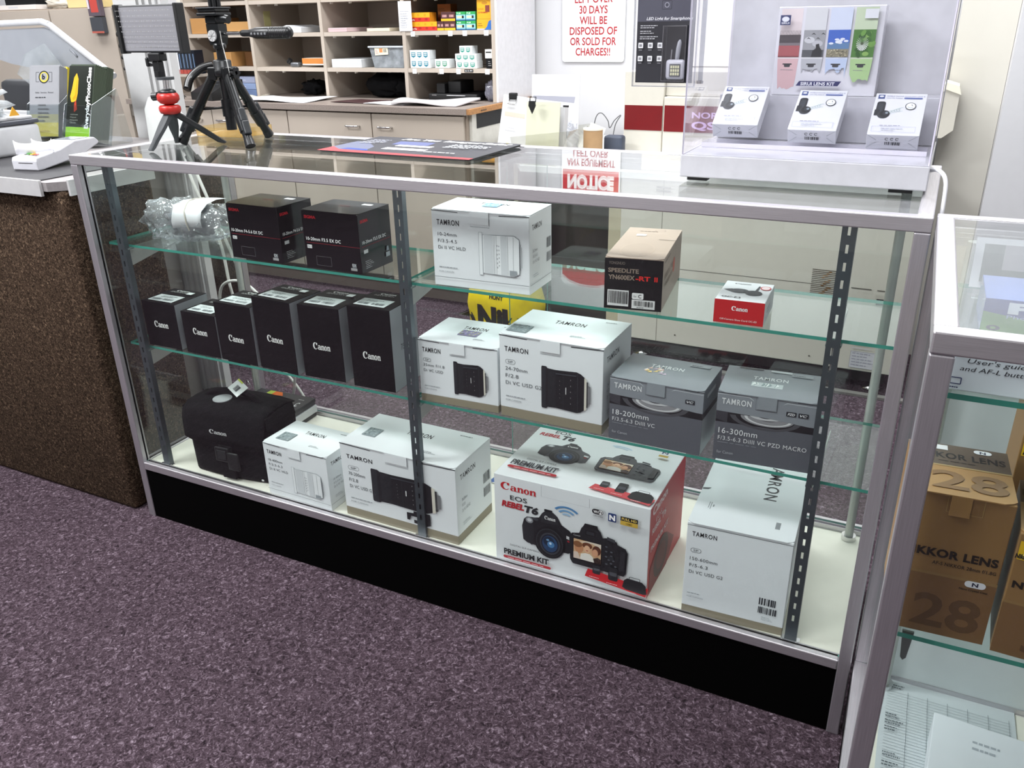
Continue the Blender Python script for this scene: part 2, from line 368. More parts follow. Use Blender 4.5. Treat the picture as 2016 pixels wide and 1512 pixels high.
def make_case(name, loc, rz, label, W, D, shelves, stds, back='glass', mid=None, group=None):
    t = .022; H = CH; zr0, zr1 = .148, .169
    e = empty(name, loc, rz, label, 'display case', group)
    def rail(n, *b, m=ALU, bev=.002): mb = MB(); mb.box(*b, m); return mb.build(n, e, bevel=bev)
    # top frame: front, back, two sides, each its own extrusion
    rail('top_rail', 0, W, 0, t, H - t, H); rail('top_rail', 0, W, D - t, D, H - t, H)
    sm = M('brushed_aluminium_side', '#c9c6ca', .40, metal=.86, var=.10, scale=18, stretch=(60, 1, 60))
    rail('top_rail', 0, t, t, D - t, H - t, H, m=sm); rail('top_rail', W - t, W, t, D - t, H - t, H, m=sm)
    for x in (0, W - t):
        rail('corner_post', x, x + t, 0, t, 0, H - t, m=ALUV); rail('corner_post', x, x + t, D - t, D, 0, H - t, m=ALUV)
        rail('bottom_rail', x, x + t, t, D - t, zr0, zr1, m=sm)
    rail('bottom_rail', t, W - t, 0, t, zr0, zr1); rail('bottom_rail', t, W - t, D - t, D, zr0, zr1)
    MB().box(t, W - t, .003, .014, .002, zr0, KICK).build('kick_panel', e)
    k = MB(); k.box(.003, .014, t, D - t, .002, zr0, KICK); k.build('kick_panel', e)
    k = MB(); k.box(W - .014, W - .003, t, D - t, .002, zr0, KICK); k.build('kick_panel', e)
    MB().box(t, W - t, D - .014, D - .003, .002, zr0, KICK).build('kick_panel', e)
    MB().box(.004, W - .004, t * .6, D - t, .15, .165, DECK).build('deck', e)
    pane(t * .55, W - t * .55, .012, D - .012, H - .0075, H - .0015, 'z', GLASS).build('top_glass', e)
    pane(t, W - t, .012, .017, zr1, H - t, 'y').build('front_glass', e)
    pane(.012, .017, t, D - t, zr1, H - t, 'x').build('side_glass', e)
    pane(W - .017, W - .012, t, D - t, zr1, H - t, 'x').build('side_glass', e)
    tr = MB()
    for y in (D - .045, D - .034, D - .023): tr.box(t, W - t, y, y + .0015, .165, .176, ALU); tr.box(t, W - t, y, y + .0015, H - t - .012, H - t, ALU)
    tr.box(t, W - t, D - .046, D - .022, .165, .167, ALU); tr.build('door_track', e)
    if back == 'glass':
        pane(t, W * .56, D - .043, D - .038, .169, H - t - .003, 'y').build('sliding_glass_door', e)
        pane(W * .50, W - t, D - .031, D - .026, .169, H - t - .003, 'y').build('sliding_glass_door', e)
    else:
        MB().box(t, W - t, D - .043, D - .037, .169, back, M('white_back_door', '#cfd6d8', .25, var=.02)).build('sliding_back_panel', e)
    for x in stds:
        mb = MB(); standard(mb, x, .024, .165, H - t); mb.build('shelf_standard', e)
        f = MB(); f.box(x - .017, x + .017, .018, .034, .165, .1675, CHROME)
        f.cyl((x - .013, .021, .167), (x - .013, .021, .1705), .0035, CHROME, n=12); f.cyl((x + .013, .021, .167), (x + .013, .021, .1705), .0035, CHROME, n=12)
        f.build('standard_foot', e)
    for x in (.05, W - .05):
        mb = MB(); mb.cyl((x, D - .065, .165), (x, D - .065, H - t), .009, M('rear_pole', '#b9bdb8', .4, metal=.4)); mb.build('rear_pole', e)
        mb = MB(); mb.cyl((x, D - .065, .1652), (x, D - .065, .176), .015, CHROME); mb.build('pole_collar', e)
    for (x0, x1, y1, z) in shelves:
        pane(x0, x1, .042, y1, z - .006, z, 'z', SHELFG).build('glass_shelf', e)
    for z, y1 in sorted({(s[3], s[2]) for s in shelves}):
        for x in stds: bracket(x, .026, y1 - .05, z - .0065).build('shelf_bracket', e)
    return e
Z1, Z2, ZD = .757, .499, .165
case_a = make_case('display_case', (0, 0, 0), 0, 'long aluminium framed glass display case full of lens boxes in the centre', CW, CD,
                   [(.02, .868, .275, Z1), (.876, 1.772, .275, Z1), (.02, .868, .31, Z2), (.876, 1.772, .31, Z2)], (.085, .882, 1.685))
case_b = make_case('display_case', (1.8075, -.492, 0), 1.07, 'right hand glass display case with gold lens boxes, cut off by the photo edge', CW, .53,
                   [(.02, 1.772, .44, .893), (.02, 1.772, .38, .602)], (.40, .95, 1.70), back=.86)

# ------------------------------------------------------------------ carpeted counter on the left with its worktop trim
e = empty('carpeted_counter', (0, 0, 0), 0, 'brown carpet covered service counter with grey worktop left of the display case', 'counter')
c = MB(); c.box(-2.4, -.052, 0.0, .262, 0, .878, BROWNC, r=.012); c.build('carpeted_body', e)
c = MB(); c.box(-2.4, -.49, .263, .68, 0, .878, M('grey_counter_back', '#66635e', .7)); c.build('back_body', e)
c = MB(); c.prism([(-2.4, -.012), (-.085, -.012), (-.045, .03), (-.045, .262), (-.40, .262), (-.42, .68), (-2.4, .68)], .879, .9, M('grey_worktop', '#8f8a8a', .45, var=.1, scale=120)); c.build('worktop', e)
c = MB(); tm = M('trim_metal', '#dcdcdc', .35, metal=.5)
c.box(-2.4, -.10, -.02, -.0125, .868, .905, tm); c.box(-.044, -.037, .012, .262, .868, .905, tm); c.build('metal_trim', e)
c = MB(); c.box(-1.6, -.12, -.005, .24, .9003, .9025, M('black_mat', '#2b2a2d', .6)); tag(c.build('counter_mat'), 'dark rubber mat under the card reader on the left counter', 'mat')

# door jamb / column between counter and pegboard
c = MB(); wm = M('white_trim_paint', '#bcbcbc', .5, var=.02)
c.box(-.60, -.395, .705, .735, 0, CEIL, wm)
for x in (-.50, -.475, -.445, -.42): c.box(x, x + .012, .695, .706, 0, CEIL, wm)
struct(c.build('trim_1'))
# a carpeted low wall behind the column with white cables hanging on it
c = MB(); c.box(-.90, -.475, .95, .985, 0, .83, BROWNC, r=.01); tag(c.build('low_divider'), 'low brown carpeted divider standing behind the white column', 'divider')
wire = M('white_cable', '#d5d5d0', .5)
def curve(p, n=10):
    out = []; p = [Vector(q) for q in p]
    for i in range(len(p) - 1):
        a, b, c_, d = p[max(i - 1, 0)], p[i], p[i + 1], p[min(i + 2, len(p) - 1)]
        for k in range(n):
            t = k / n; out.append(.5 * ((2 * b) + (-a + c_) * t + (2 * a - 5 * b + 4 * c_ - d) * t * t + (-a + 3 * b - 3 * c_ + d) * t ** 3))
    out.append(p[-1]); return out
for k, (pts, lab) in enumerate([
    ([(-.30, .60, .90), (-.27, .60, .78), (-.22, .62, .60), (-.20, .62, .42), (-.12, .62, .28), (-.02, .66, .12), (.02, .68, .012)], 'left white cable hanging behind the display case'),
    ([(-.26, .58, .90), (-.19, .58, .72), (-.13, .60, .50), (-.10, .60, .40), (-.16, .60, .30), (-.24, .60, .36), (-.22, .60, .46), (-.12, .60, .48), (-.04, .62, .38), (0, .64, .2), (-.06, .66, .012)], 'right white cable looped behind the display case')]):
    tag(MB().tube(curve(pts), .0048, wire).build('white_cable'), lab, 'cable', 'white cables behind the display case')
# ------------------------------------------------------------------ cartons
def cardmat(h, rough=.5, coat=0): return M('card_' + h.lstrip('#') + ('g' if coat else ''), h, rough, var=.012, scale=25, coat=coat, spec=.12 if sum(lin(h)) < .05 else .5)
def carton(name, label, cat, x, y, z, yaw, w, d, h, body, front=None, right=None, top=None, lid=None, band=None, bandh=.12, rightcol=None, topcol=None,
           sticker=None, group=None, glossy=False, rough=.5, r=.0012, left=None):
    e = empty(name, (x, y, z + .0004), yaw, label, cat, group)
    bm_ = cardmat(body, rough, 1 if glossy else 0)
    mb = MB(); zt = h - (.0016 if lid else 0)
    zb = h * bandh if band else 0
    mb.box(0, w, 0, d, zb, zt, bm_, r=r)
    if band: mb.box(.0002, w - .0002, .0002, d - .0002, 0, zb + .001, cardmat(band, rough), r=r)
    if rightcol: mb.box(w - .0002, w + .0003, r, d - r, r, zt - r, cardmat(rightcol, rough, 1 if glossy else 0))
    if front: front.put(mb, FRONT(0, 0, 0), glossy)
    if right: right.put(mb, RIGHT(w + (.0003 if rightcol else 0), 0, 0), glossy)
    if left: left.put(mb, LEFT(0, d, 0), glossy)
    if not lid and top: top.put(mb, TOP(0, 0, h), glossy)
    mb.build('carton', e)
    if lid:
        l = MB(); q = .012; tm = cardmat(topcol or body, rough, 1 if glossy else 0)
        pts = [(0, d), (0, q * .5), (q * .3, q * .15), (q, -.0022), (w - q, -.0022), (w - q * .3, q * .15), (w, q * .5), (w, d)]
        l.prism(pts, h - .0014, h, tm)
        if lid == 'tab':   # a tuck tab bending over the front
            a, b = w * .41, w * .60
            l.prism([(a, -.0024), (b, -.0024), (b, -.001), (a, -.001)], h - .024, h - .001, tm)
        if top: top.put(l, TOP(0, 0, h), glossy)
        l.build('lid', e)
    if sticker:
        sx, sy, sw, sh = sticker; a = Art(sw, sh); a.micro(.15, .2, .7, .6, 2, '#9a9a9a')
        decal('price_sticker', a, TOP(sx, sy, h + .0006), e, thick=.0003)
    return e
def lens_black(A, x, y, w, h, foot=False, s=1.0):
    """black lens lying on its side, hood end left, metal mount right (fractions of the face)"""
    P = lambda pts, c: A.poly([(x + a * w, y + b * h) for a, b in pts], c)
    P([(0, .04), (.01, 0), (.10, 0), (.13, .04), (.30, .05), (.72, .02), (.80, .05), (.88, .12), (.88, .88), (.80, .95), (.72, .98), (.30, .95), (.13, .96), (.10, 1), (.01, 1), (0, .96)], '#15161a')
    P([(.015, .04), (.09, .03), (.09, .97), (.015, .96)], '#23262b')
    P([(.135, .06), (.30, .06), (.30, .94), (.135, .94)], '#1b1d21')
    for i in range(7): P([(.15 + i * .02, .1), (.154 + i * .02, .1), (.154 + i * .02, .9), (.15 + i * .02, .9)], '#2b2e33')
    P([(.45, .05), (.455, .05), (.455, .95), (.45, .95)], '#2d3035'); P([(.74, .05), (.75, .05), (.75, .95), (.74, .95)], '#34373c')
    P([(.50, .42), (.515, .42), (.515, .58), (.50, .58)], '#dedede')
    for i in range(5): P([(.60, .2 + i * .14), (.61, .2 + i * .14), (.61, .23 + i * .14), (.60, .23 + i * .14)], '#8a8a8a'); P([(.38, .3 + i * .1), (.386, .3 + i * .1), (.386, .325 + i * .1), (.38, .325 + i * .1)], '#777')
    P([(.88, .12), (.925, .14), (.925, .86), (.88, .88)], '#d8d3c6')
    P([(.925, .2), (.955, .2), (.955, .8), (.925, .8)], '#3a3a3c'); P([(.955, .28), (1, .3), (1, .7), (.955, .72)], '#77777a')
    P([(.3, .86), (.72, .88), (.72, .91), (.3, .89)], '#3b3e44')
    if foot: P([(.60, .02), (.84, .04), (.84, -.30), (.78, -.36), (.60, -.34), (.60, -.24), (.72, -.24), (.72, -.14), (.56, -.14), (.54, -.28), (.50, -.28), (.50, -.06), (.60, -.04)], '#15161a')
def lens_line(A, x, y, w, h):
    c = '#8f9499'; P = lambda pts, c: A.poly([(x + a * w, y + b * h) for a, b in pts], c)
    P([(0, 0), (.09, 0), (.09, 1), (0, 1)], '#b9bec2'); P([(.012, .01), (.078, .01), (.078, .99), (.012, .99)], '#eceff1')
    P([(.09, .05), (.80, .02), (.92, .1), (.92, .9), (.80, .98), (.09, .95)], c); P([(.1, .06), (.80, .035), (.91, .11), (.91, .89), (.80, .965), (.1, .94)], '#edf0f2')
    P([(.12, .05), (.32, .05), (.32, .95), (.12, .95)], '#d3d7da'); P([(.50, .04), (.64, .04), (.64, .96), (.50, .96)], '#d3d7da')
    for q in (.335, .36, .40, .655, .78): P([(q, .05), (q + .006, .05), (q + .006, .95), (q, .95)], c)
    for i in range(6): P([(.42, .2 + i * .1), (.43, .2 + i * .1), (.43, .24 + i * .1), (.42, .24 + i * .1)], '#5c6166'); P([(.46, .25 + i * .09), (.47, .25 + i * .09), (.47, .28 + i * .09), (.46, .28 + i * .09)], '#5c6166')
    for q, a in ((.92, .14), (.945, .2), (.97, .26)): P([(q, a), (q + .008, a), (q + .008, 1 - a), (q, 1 - a)], '#63686d')
    P([(.70, .06), (.86, .06), (.86, .18), (.70, .18)], '#9aa0a5')
WB = '#e8ebee'; OL = '#8f8672'
def tamron(label, x, y, z, yaw, w, d, h, spec, sp, lens, band=None, hologram=None, line=True, rightart=True, foot=False, topw=.3, lx=.47, lh=.55, lyy=.16, lw=.45):
    F = Art(w, h); yy = 1 - .018 / h
    F.poly([(0, .972), (.28, .962), (.28, .972), (.0, .985)], '#4c4f53'); F.poly([(.70, .958), (1, .972), (1, .985), (.70, .970)], '#4c4f53')
    F.rect(.408, .978 - .024 / h, .002, .022 / h, '#a7acb0'); F.rect(.602, .978 - .024 / h, .002, .022 / h, '#a7acb0'); F.rect(.408, .978 - .026 / h, .196, .001 / h, '#a7acb0')
    F.arc(.505, .985, w * .055, w * .047, 180, 0, '#55595d', sy=-.45)
    F.text('TAMRON', .055, .80, .235, min(.085, .0105 / h), '#17181b', bold=.03)
    ty = .66
    if sp: F.outline(.06, ty - .01, .1, .055, '#3e4246', .0006, .5); F.text('SP', .085, ty + .004, .05, .026, '#3e4246'); ty -= .085
    for s, ww in spec: F.text(s, .06, ty, ww, .045, '#4a4e52'); ty -= .085
    F.micro(.06, .245 if band else .235, .2, .035, 1, '#a2a6aa', 2); F.text('FOR CANON', .06, .205 if band else .185, .155, .022, '#9a9ea2')
    if lens == 'black': lens_black(F, lx, lyy + (.04 if band else .04), lw, lh, foot)
    elif lens == 'line': lens_line(F, lx, lyy, lw, lh)
    if line and not band: F.rect(0, .12, 1, .006, '#7c8183')
    Rr = Art(d, h)
    if rightart:
        Rr.text('TAMRON', .12, .80, .42, .07, '#222428', bold=.02); ty = .52
        for s, ww in spec: Rr.text(s, .14, ty, min(ww, .34), .04, '#8d9195'); ty -= .07
        Rr.bars(.76, .48, .17, .13, '#4d5155', 5, 12); Rr.bars(.76, .30, .17, .12, '#4d5155', 6, 12); Rr.micro(.14, .2, .3, .05, 2, '#b0b4b8')
        if line and not band: Rr.rect(0, .12, 1, .006, '#7c8183')
    T = Art(w, d); T.text('TAMRON', .5 - topw / 2, .60, topw, .115, '#1d1f22', bold=.02)
    T.micro(.78, .86, .16, .05, 1, '#6b6f73', 3); T.micro(.62, .2, .16, .07, 2, '#85898d', 4)
    if hologram:
        hx, hy, hw, hh, cc = hologram; T.rect(hx, hy, hw, hh, cc[0]); rn = random.Random(5)
        for i in range(26): a = hx + hw * rn.random() * .9; b_ = hy + hh * rn.random() * .85; T.poly([(a, b_), (a + hw * .12, b_ + hh * .04), (a + hw * .08, b_ + hh * .14)], cc[1 + i % (len(cc) - 1)])
    return carton('lens_box', label, 'box', x, y, z, yaw, w, d, h, WB, F, Rr, T, lid='tab', band=band, bandh=.115 if band else 0, group=None)
GREYH = ('#8d989c', '#aab5b8', '#6d787d', '#c3cccd'); VIOH = ('#8f86a8', '#d9dc58', '#b7aede', '#6c7c5e', '#e6eac0'); BLUH = ('#a9c8dd', '#6fb4e0', '#e7f2f8', '#4e8fc0')
tamron('white lens box with outline drawing of a lens, on the top glass shelf', .940, .047, Z1, 2.0, .203, .108, .150, [('10-24mm', .20), ('F/3.5-4.5', .20), ('Di II VC HLD', .29)], False, 'line', hologram=(.42, .38, .16, .3, BLUH), lx=.49, lyy=.2, lh=.55)
tamron('small white lens box with olive base and short lens picture on the middle shelf', .892, .043, Z2, 2.4, .180, .137, .140, [('35mm F/1.8', .27), ('Di VC USD', .25)], True, 'black', band=OL, hologram=(.38, .32, .24, .22, VIOH), lx=.45, lw=.43, lh=.52)
tamron('large white lens box with olive base and zoom lens picture on the middle shelf', 1.078, .048, Z2, -.3, .217, .154, .177, [('24-70mm', .22), ('F/2.8', .13), ('Di VC USD G2', .36)], True, 'black', band=OL, hologram=(.03, .1, .2, .26, GREYH), lx=.42, lw=.47, lh=.5)
tamron('small white lens box with outline lens picture on the case floor beside the camera bag', .435, .026, ZD, -1.0, .194, .125, .145, [('18-400mm', .23), ('F/3.5-6.3', .22), ('Di II VC HLD', .30)], False, 'line', hologram=(.1, .2, .2, .3, GREYH), lx=.43, lyy=.16, lh=.5, lw=.50)
tamron('wide white lens box with long black telephoto lens picture on the case floor', .668, .030, ZD, -.3, .306, .158, .194, [('70-200mm', .15), ('F/2.8', .08), ('Di VC USD G2', .22)], True, 'black', band=OL, foot=True, hologram=(.09, .3, .12, .25, GREYH), lx=.27, lw=.60, lh=.44, topw=.22, lyy=.26)
# long white box lying on the case floor at the right
F = Art(.19, .207); F.rect(0, .965, 1, .005, '#63676b'); F.text('TAMRON', .055, .86, .24, .048, '#17181b', bold=.03)
F.outline(.05, .685, .105, .045, '#3e4246', .0007, .5); F.text('SP', .078, .697, .05, .021, '#3e4246')
for i, (s_, ww) in enumerate((('150-600mm', .27), ('F/5-6.3', .18), ('Di VC USD G2', .335))): F.text(s_, .05, .60 - i * .072, ww, .036, '#3e4246')
F.bars(.75, .29, .16, .075, '#2c3036', 5, 16); F.bars(.75, .2, .16, .07, '#2c3036', 7, 16); F.micro(.79, .13, .12, .04, 3, '#9ca3a9'); F.micro(.05, .23, .2, .025, 1, '#9ca3a9'); F.text('FOR CANON', .05, .195, .16, .017, '#9ca3a9')
T = Art(.19, .33); T.text('TAMRON', .62, .86, None, .075, '#33363a', bold=.03, rot=-90); T.rect(.80, .1, .045, .07, '#8b9094'); T.rect(.13, .18, .006, .07, '#8b9094'); T.rect(.15, .17, .006, .08, '#8b9094'); T.rect(.172, .2, .012, .025, '#8b9094')
T.it = [T.it[0]] + T.it[1:]
Rr = Art(.33, .207); Rr.text('TAMRON', .1, .82, .3, .05, '#222428', bold=.02)
e = carton('lens_box', 'tall white lens box lying lengthwise on the case floor, rightmost in the case', 'box', 1.479, .020, ZD, 2.6, .190, .33, .207, '#e9edf1', F, Rr, T, lid='tab2', band=OL, bandh=.085)
c = MB(); c.prism([(.001, .125), (.012, .128), (.016, .135), (.012, .134), (.001, .131)], .2071, .2078, ink('#6e7276')); c.build('lid_slot', e)

# grey lens boxes
def grey_box(label, x, w, d, h, yaw, l1, l2, wl2, badges):
    F = Art(w, h); F.rect(0, 0, 1, .56, '#5a5c64'); F.poly([(0, .56), (1, .56), (1, .72), (.0, .72)], '#17171b')
    F.arc(.50, .70, w * .36, w * .30, 185, 355, '#4b4b50', sy=.40); F.arc(.52, .70, w * .27, w * .10, 180, 360, '#8c8c90', sy=.36); F.arc(.53, .70, w * .24, w * .21, 180, 360, '#d4d5d7', sy=.36); F.arc(.50, .72, w * .16, w * .08, 180, 360, '#c0c1c4', sy=.28)
    F.poly([(0, .60), (.12, .56), (.12, .72), (0, .72)], '#3a3a40')
    F.poly([(0, .72), (.08, .715), (.55, .70), (.93, .66), (1, .66), (1, 1), (0, 1)], '#868b92')
    F.poly([(0, .968), (.33, .965), (.37, .925), (.37, .919), (.325, .957), (0, .960)], '#c4c9ce'); F.poly([(.66, .92), (.70, .955), (1, .948), (1, .942), (.705, .947)], '#c4c9ce')
    F.rect(.392, .80, .002, .17, '#5c6167'); F.rect(.608, .80, .002, .17, '#5c6167'); F.rect(.392, .80, .216, .005, '#5c6167'); F.rect(.8, .975, .2, .01, '#2c2f33'); F.rect(0, .98, .2, .008, '#2c2f33'); F.arc(.5, .985, w * .07, w * .06, 180, 360, '#2c2f33', sy=.3)
    F.text('TAMRON', .05, .83, .30, .085, '#e6e8ea', bold=.03)
    bx = .93 - .115 * len(badges)
    for b_ in badges: F.rrect(bx, .775, .1, .065, '#2a2d33', .15); F.text(b_, bx + .014, .79, .072, .034, '#e6e8ea', bold=.02, shear=.25); bx += .118
    F.text(l1, .04, .40, .40, .085, '#e9eaec'); F.text(l2, .04, .30, wl2, .062, '#e3e4e6'); F.micro(.04, .255, .62, .022, 1, '#8d9097', 8); F.text('for Canon', .04, .10, .17, .042, '#b4b6ba')
    Rr = Art(d, h); Rr.poly([(0, 0), (1, 0), (1, .52), (0, .56)], '#b9bdc2'); Rr.poly([(0, .56), (1, .52), (1, .60), (0, .66)], '#3d3f45'); Rr.rect(.2, .82, .45, .06, '#d6d8da'); 
    T = Art(w, d); T.text('TAMRON', .30, .58, .36, .11, '#eceef0', bold=.03); rn = random.Random(9)
    if w > .17:
        for i in range(14): a = .26 + rn.random() * .24; b_ = .32 + rn.random() * .2; T.poly([(a, b_), (a + .05, b_ + .02), (a + .03, b_ + .08)], ('#f0d28a', '#e9c3b6', '#e3e3e0', '#c9b7c9')[i % 4])
    else:
        T.rect(.30, .32, .32, .16, '#c4ccce')
        for i in range(12): a = .3 + rn.random() * .27; T.poly([(a, .34), (a + .04, .4), (a + .02, .47)], ('#eef2f2', '#8fa0a2')[i % 2])
        T.rect(.12, .93, .26, .03, '#24262a'); T.rect(.46, .90, .22, .07, '#c9ced2'); T.rect(.74, .86, .12, .06, '#e9eced')
    T.rect(.68, .82, .22, .10, '#9aa0a6'); T.micro(.70, .84, .18, .06, 1, '#4d5156', 3)
    return carton('lens_box', label, 'box', x, .047, Z2, yaw, w, d, h, '#878c93', F, Rr, T, lid='tab', rough=.42, topcol='#8c9298')
grey_box('grey lens box with silver lens photo at left of the grey pair', 1.309, .176, .124, .127, -.9, '18-200mm', 'F/3.5-6.3 DiIII VC', .47, ['VC'])
grey_box('grey lens box behind the slotted right upright, wider print line', 1.508, .167, .124, .133, 4.2, '16-300mm', 'F/3.5-6.3 DiIII VC PZD MACRO', .90, ['PZD', 'VC'])

# black slim lens boxes on the middle shelf
specs = [(.083, 1.0, .110, .108, .116, 'leftmost black lens box on the middle shelf, medium height'),
         (.2135, -.4, .110, .105, .106, 'shortest black lens box, second from left on the middle shelf'),
         (.327, -1.5, .114, .098, .144, 'third black lens box from the left on the middle shelf, one step taller'),
         (.448, -3.5, .116, .104, .172, 'tall black lens box fourth from the left with its label slightly shaded'),
         (.579, 2.0, .110, .115, .171, 'tall black lens box second from the right of the black row'),
         (.715, 1.5, .107, .106, .186, 'tallest black lens box at the right end of the black row')]
for i, (x, yaw, w, d, h, lab) in enumerate(specs):
    F = Art(w, h); cw = .43; F.canon(.29, (.052 if h < .15 else .07) / h, cw, .0155 / h, '#e4e4e2')
    T = Art(w, d); T.poly([(.06, .10), (.70, .10), (.82, .56), (.18, .56)], '#cfd4d4'); T.it = []
    T.rect(.08, .12, .72, .42, '#ccd2d2'); T.micro(.22, .36, .46, .13, 2, '#6f7678', i); T.bars(.13, .18, .24, .1, '#70777a', i, 14); T.bars(.46, .18, .26, .1, '#565d60', i + 4, 14)
    T.canon(.28, .80, .38, .075, '#d8d8d6'); T.micro(.2, .68, .62, .09, 2, '#a7a7a5', i + 2); T.rect(.70, .66, .16, .14, '#e3e6e6') if i in (0, 3, 4) else None
    Rr = Art(d, h)
    if i == 5: Rr.text('EF', .62, .56, .14, .05, '#3a3d42'); Rr.text('75-300mm', .32, .47, .6, .075, '#33363b'); Rr.micro(.5, .40, .3, .03, 1, '#5a5d62')
    if i == 4: Rr.text('55-250mm', .6, .42, .5, .06, '#33363b')
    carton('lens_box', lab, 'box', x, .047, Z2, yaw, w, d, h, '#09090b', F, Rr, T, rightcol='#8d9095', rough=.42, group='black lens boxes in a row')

# glossy black lens boxes on the top shelf
def sigma(label, x, y, yaw, w, d, h, t):
    F = Art(w, h); F.text('SIGMA', .05, .86, .21, .05, '#b3222a', bold=.04); F.text(t, .05, .49, .62 if len(t) > 17 else .6, .055, '#ebebeb', bold=.012)
    F.rect(.05, .445, .95, .006, '#8c1f2a'); F.rrect(.055, .35, .085, .06, '#cfcfcf', .1); F.text('N I', .068, .365, .055, .03, '#222'); F.outline(.2, .07, .27, .16, '#6b6b6e', .0006, .02)
    F.rect(.81, .05, .11, .045, '#9a9a9a'); F.rect(.84, .1, .07, .07, '#6b6f74'); F.text('EX', .84, .12, .07, .05, '#cfcfcf')
    Rr = Art(d, h); Rr.text('SIGMA', .06, .84, .24, .05, '#b3222a', bold=.04); Rr.text(t, .08, .49, .74, .055, '#e2e2e2', bold=.01); Rr.rect(.05, .445, .9, .006, '#8c1f2a')
    Rr.rrect(.1, .33, .13, .06, '#bdbdbd', .1); Rr.micro(.12, .07, .28, .14, 5, '#a8a8a8'); Rr.rect(.76, .14, .13, .08, '#9ea3a8'); Rr.poly([(.78, .24), (.87, .24), (.85, .32), (.80, .32)], '#8a9299')
    T = Art(w, d); T.text('SIGMA', .38, .5, .2, .07, '#7c2128'); T.rect(.66, .72, .17, .11, '#f2f2f2')
    return carton('lens_box', label, 'box', x, y, Z1, yaw, w, d, h, '#070709', F, Rr, T, lid='tab0', glossy=True, rough=.25)
sigma('glossy black lens box on the top shelf, left of the pair beside the bubble wrap', .412, .050, -1.5, .147, .108, .122, '10-20mm F4-5.6 EX DC')
sigma('glossy black lens box on the top shelf, right of the pair', .623, .046, -.3, .144, .111, .124, '10-20mm F3.5 EX DC')

# flash box
w, d, h = .102, .225, .094
F = Art(w, h); F.rect(0, 0, 1, .975, '#0b0b0d'); F.text('YONGNUO', .07, .86, .28, .055, '#6f665f', bold=.02); F.text('SPEEDLITE', .06, .71, .53, .08, '#8f7f72', bold=.03)
F.text('YN600EX', .065, .575, .46, .088, '#8f7f72', bold=.03); F.text('-RT', .54, .575, .25, .088, '#d8281f', bold=.03); F.text('II', .86, .575, .055, .088, '#d8281f', bold=.03)
F.rect(.06, .06, .37, .31, '#e4e4e4'); F.bars(.08, .11, .33, .24, '#1b1b1b', 2, 34); F.rrect(.49, .22, .2, .12, '#e4e4e4', .2); F.text('for', .52, .255, .05, .045, '#222'); F.text('C', .60, .245, .055, .07, '#222', bold=.02)
F.rect(.49, .04, .40, .17, '#dfdfdf'); F.bars(.53, .09, .32, .1, '#222', 12, 30); F.micro(.58, .05, .2, .03, 1, '#333')
Rr = Art(d, h); Rr.text('SPEEDLITE', .08, .56, .42, .1, '#8c7463'); Rr.text('YN600EX-RT', .06, .40, .44, .1, '#8c7463'); Rr.ell(.57, .55, .012, .014, '#e0604a')
Rr.rect(.62, .55, .004, .4, '#6d5646'); Rr.rect(.06, .9, .3, .01, '#6d5646')
T = Art(w, d); T.ell(.45, .25, .03, .05, '#c2ac9a'); T.ell(.45, .25, .028, .048, '#b8a393'); T.micro(.25, .86, .5, .03, 1, '#6d5646', 3); T.outline(.52, .88, .2, .06, '#6d5646', .0006, .5); T.rect(.24, .70, .18, .06, '#f0f0f0'); T.rect(.70, .60, .3, .008, '#4f3c30')
carton('flash_box', 'long tan and black flash unit box on the top shelf', 'box', 1.294, .043, Z1, 8.0, w, d, h, '#bba696', F, Rr, T, lid='tab3', rough=.45)
# small red and white accessory box
w, d, h = .082, .11, .041
F = Art(w, h); F.rect(0, 0, 1, .99, '#c01d22'); F.canon(.35, .56, .33, .18, '#f4f4f4'); F.text('Off-Camera Shoe Cord OC-E3', .13, .14, .74, .075, '#f0d7d5', bold=.01)
T = Art(w, d); T.canon(.2, .84, .35, .05, '#55585c'); T.text('OC-E3', .1, .1, .38, .07, '#3c3f43', bold=.02); T.ell(.38, .48, .016, .012, '#55585c'); T.poly([(.05, .5), (.22, .56), (.3, .42), (.22, .42)], '#55585c'); T.ell(.68, .42, .014, .014, '#45484c'); T.poly([(.68, .5), (.72, .8), (.75, .8), (.74, .5)], '#45484c'); T.ell(.87, .72, .009, .011, '#c44047'); T.ell(.87, .72, .007, .009, '#ecd9da')
Rr = Art(d, h); Rr.micro(.3, .3, .5, .3, 2, '#b3b6b9')
carton('cord_box', 'small red and white shoe cord box on the top shelf', 'box', 1.489, .047, Z1, 2.5, w, d, h, '#e2e5e8', F, Rr, T, rough=.4)
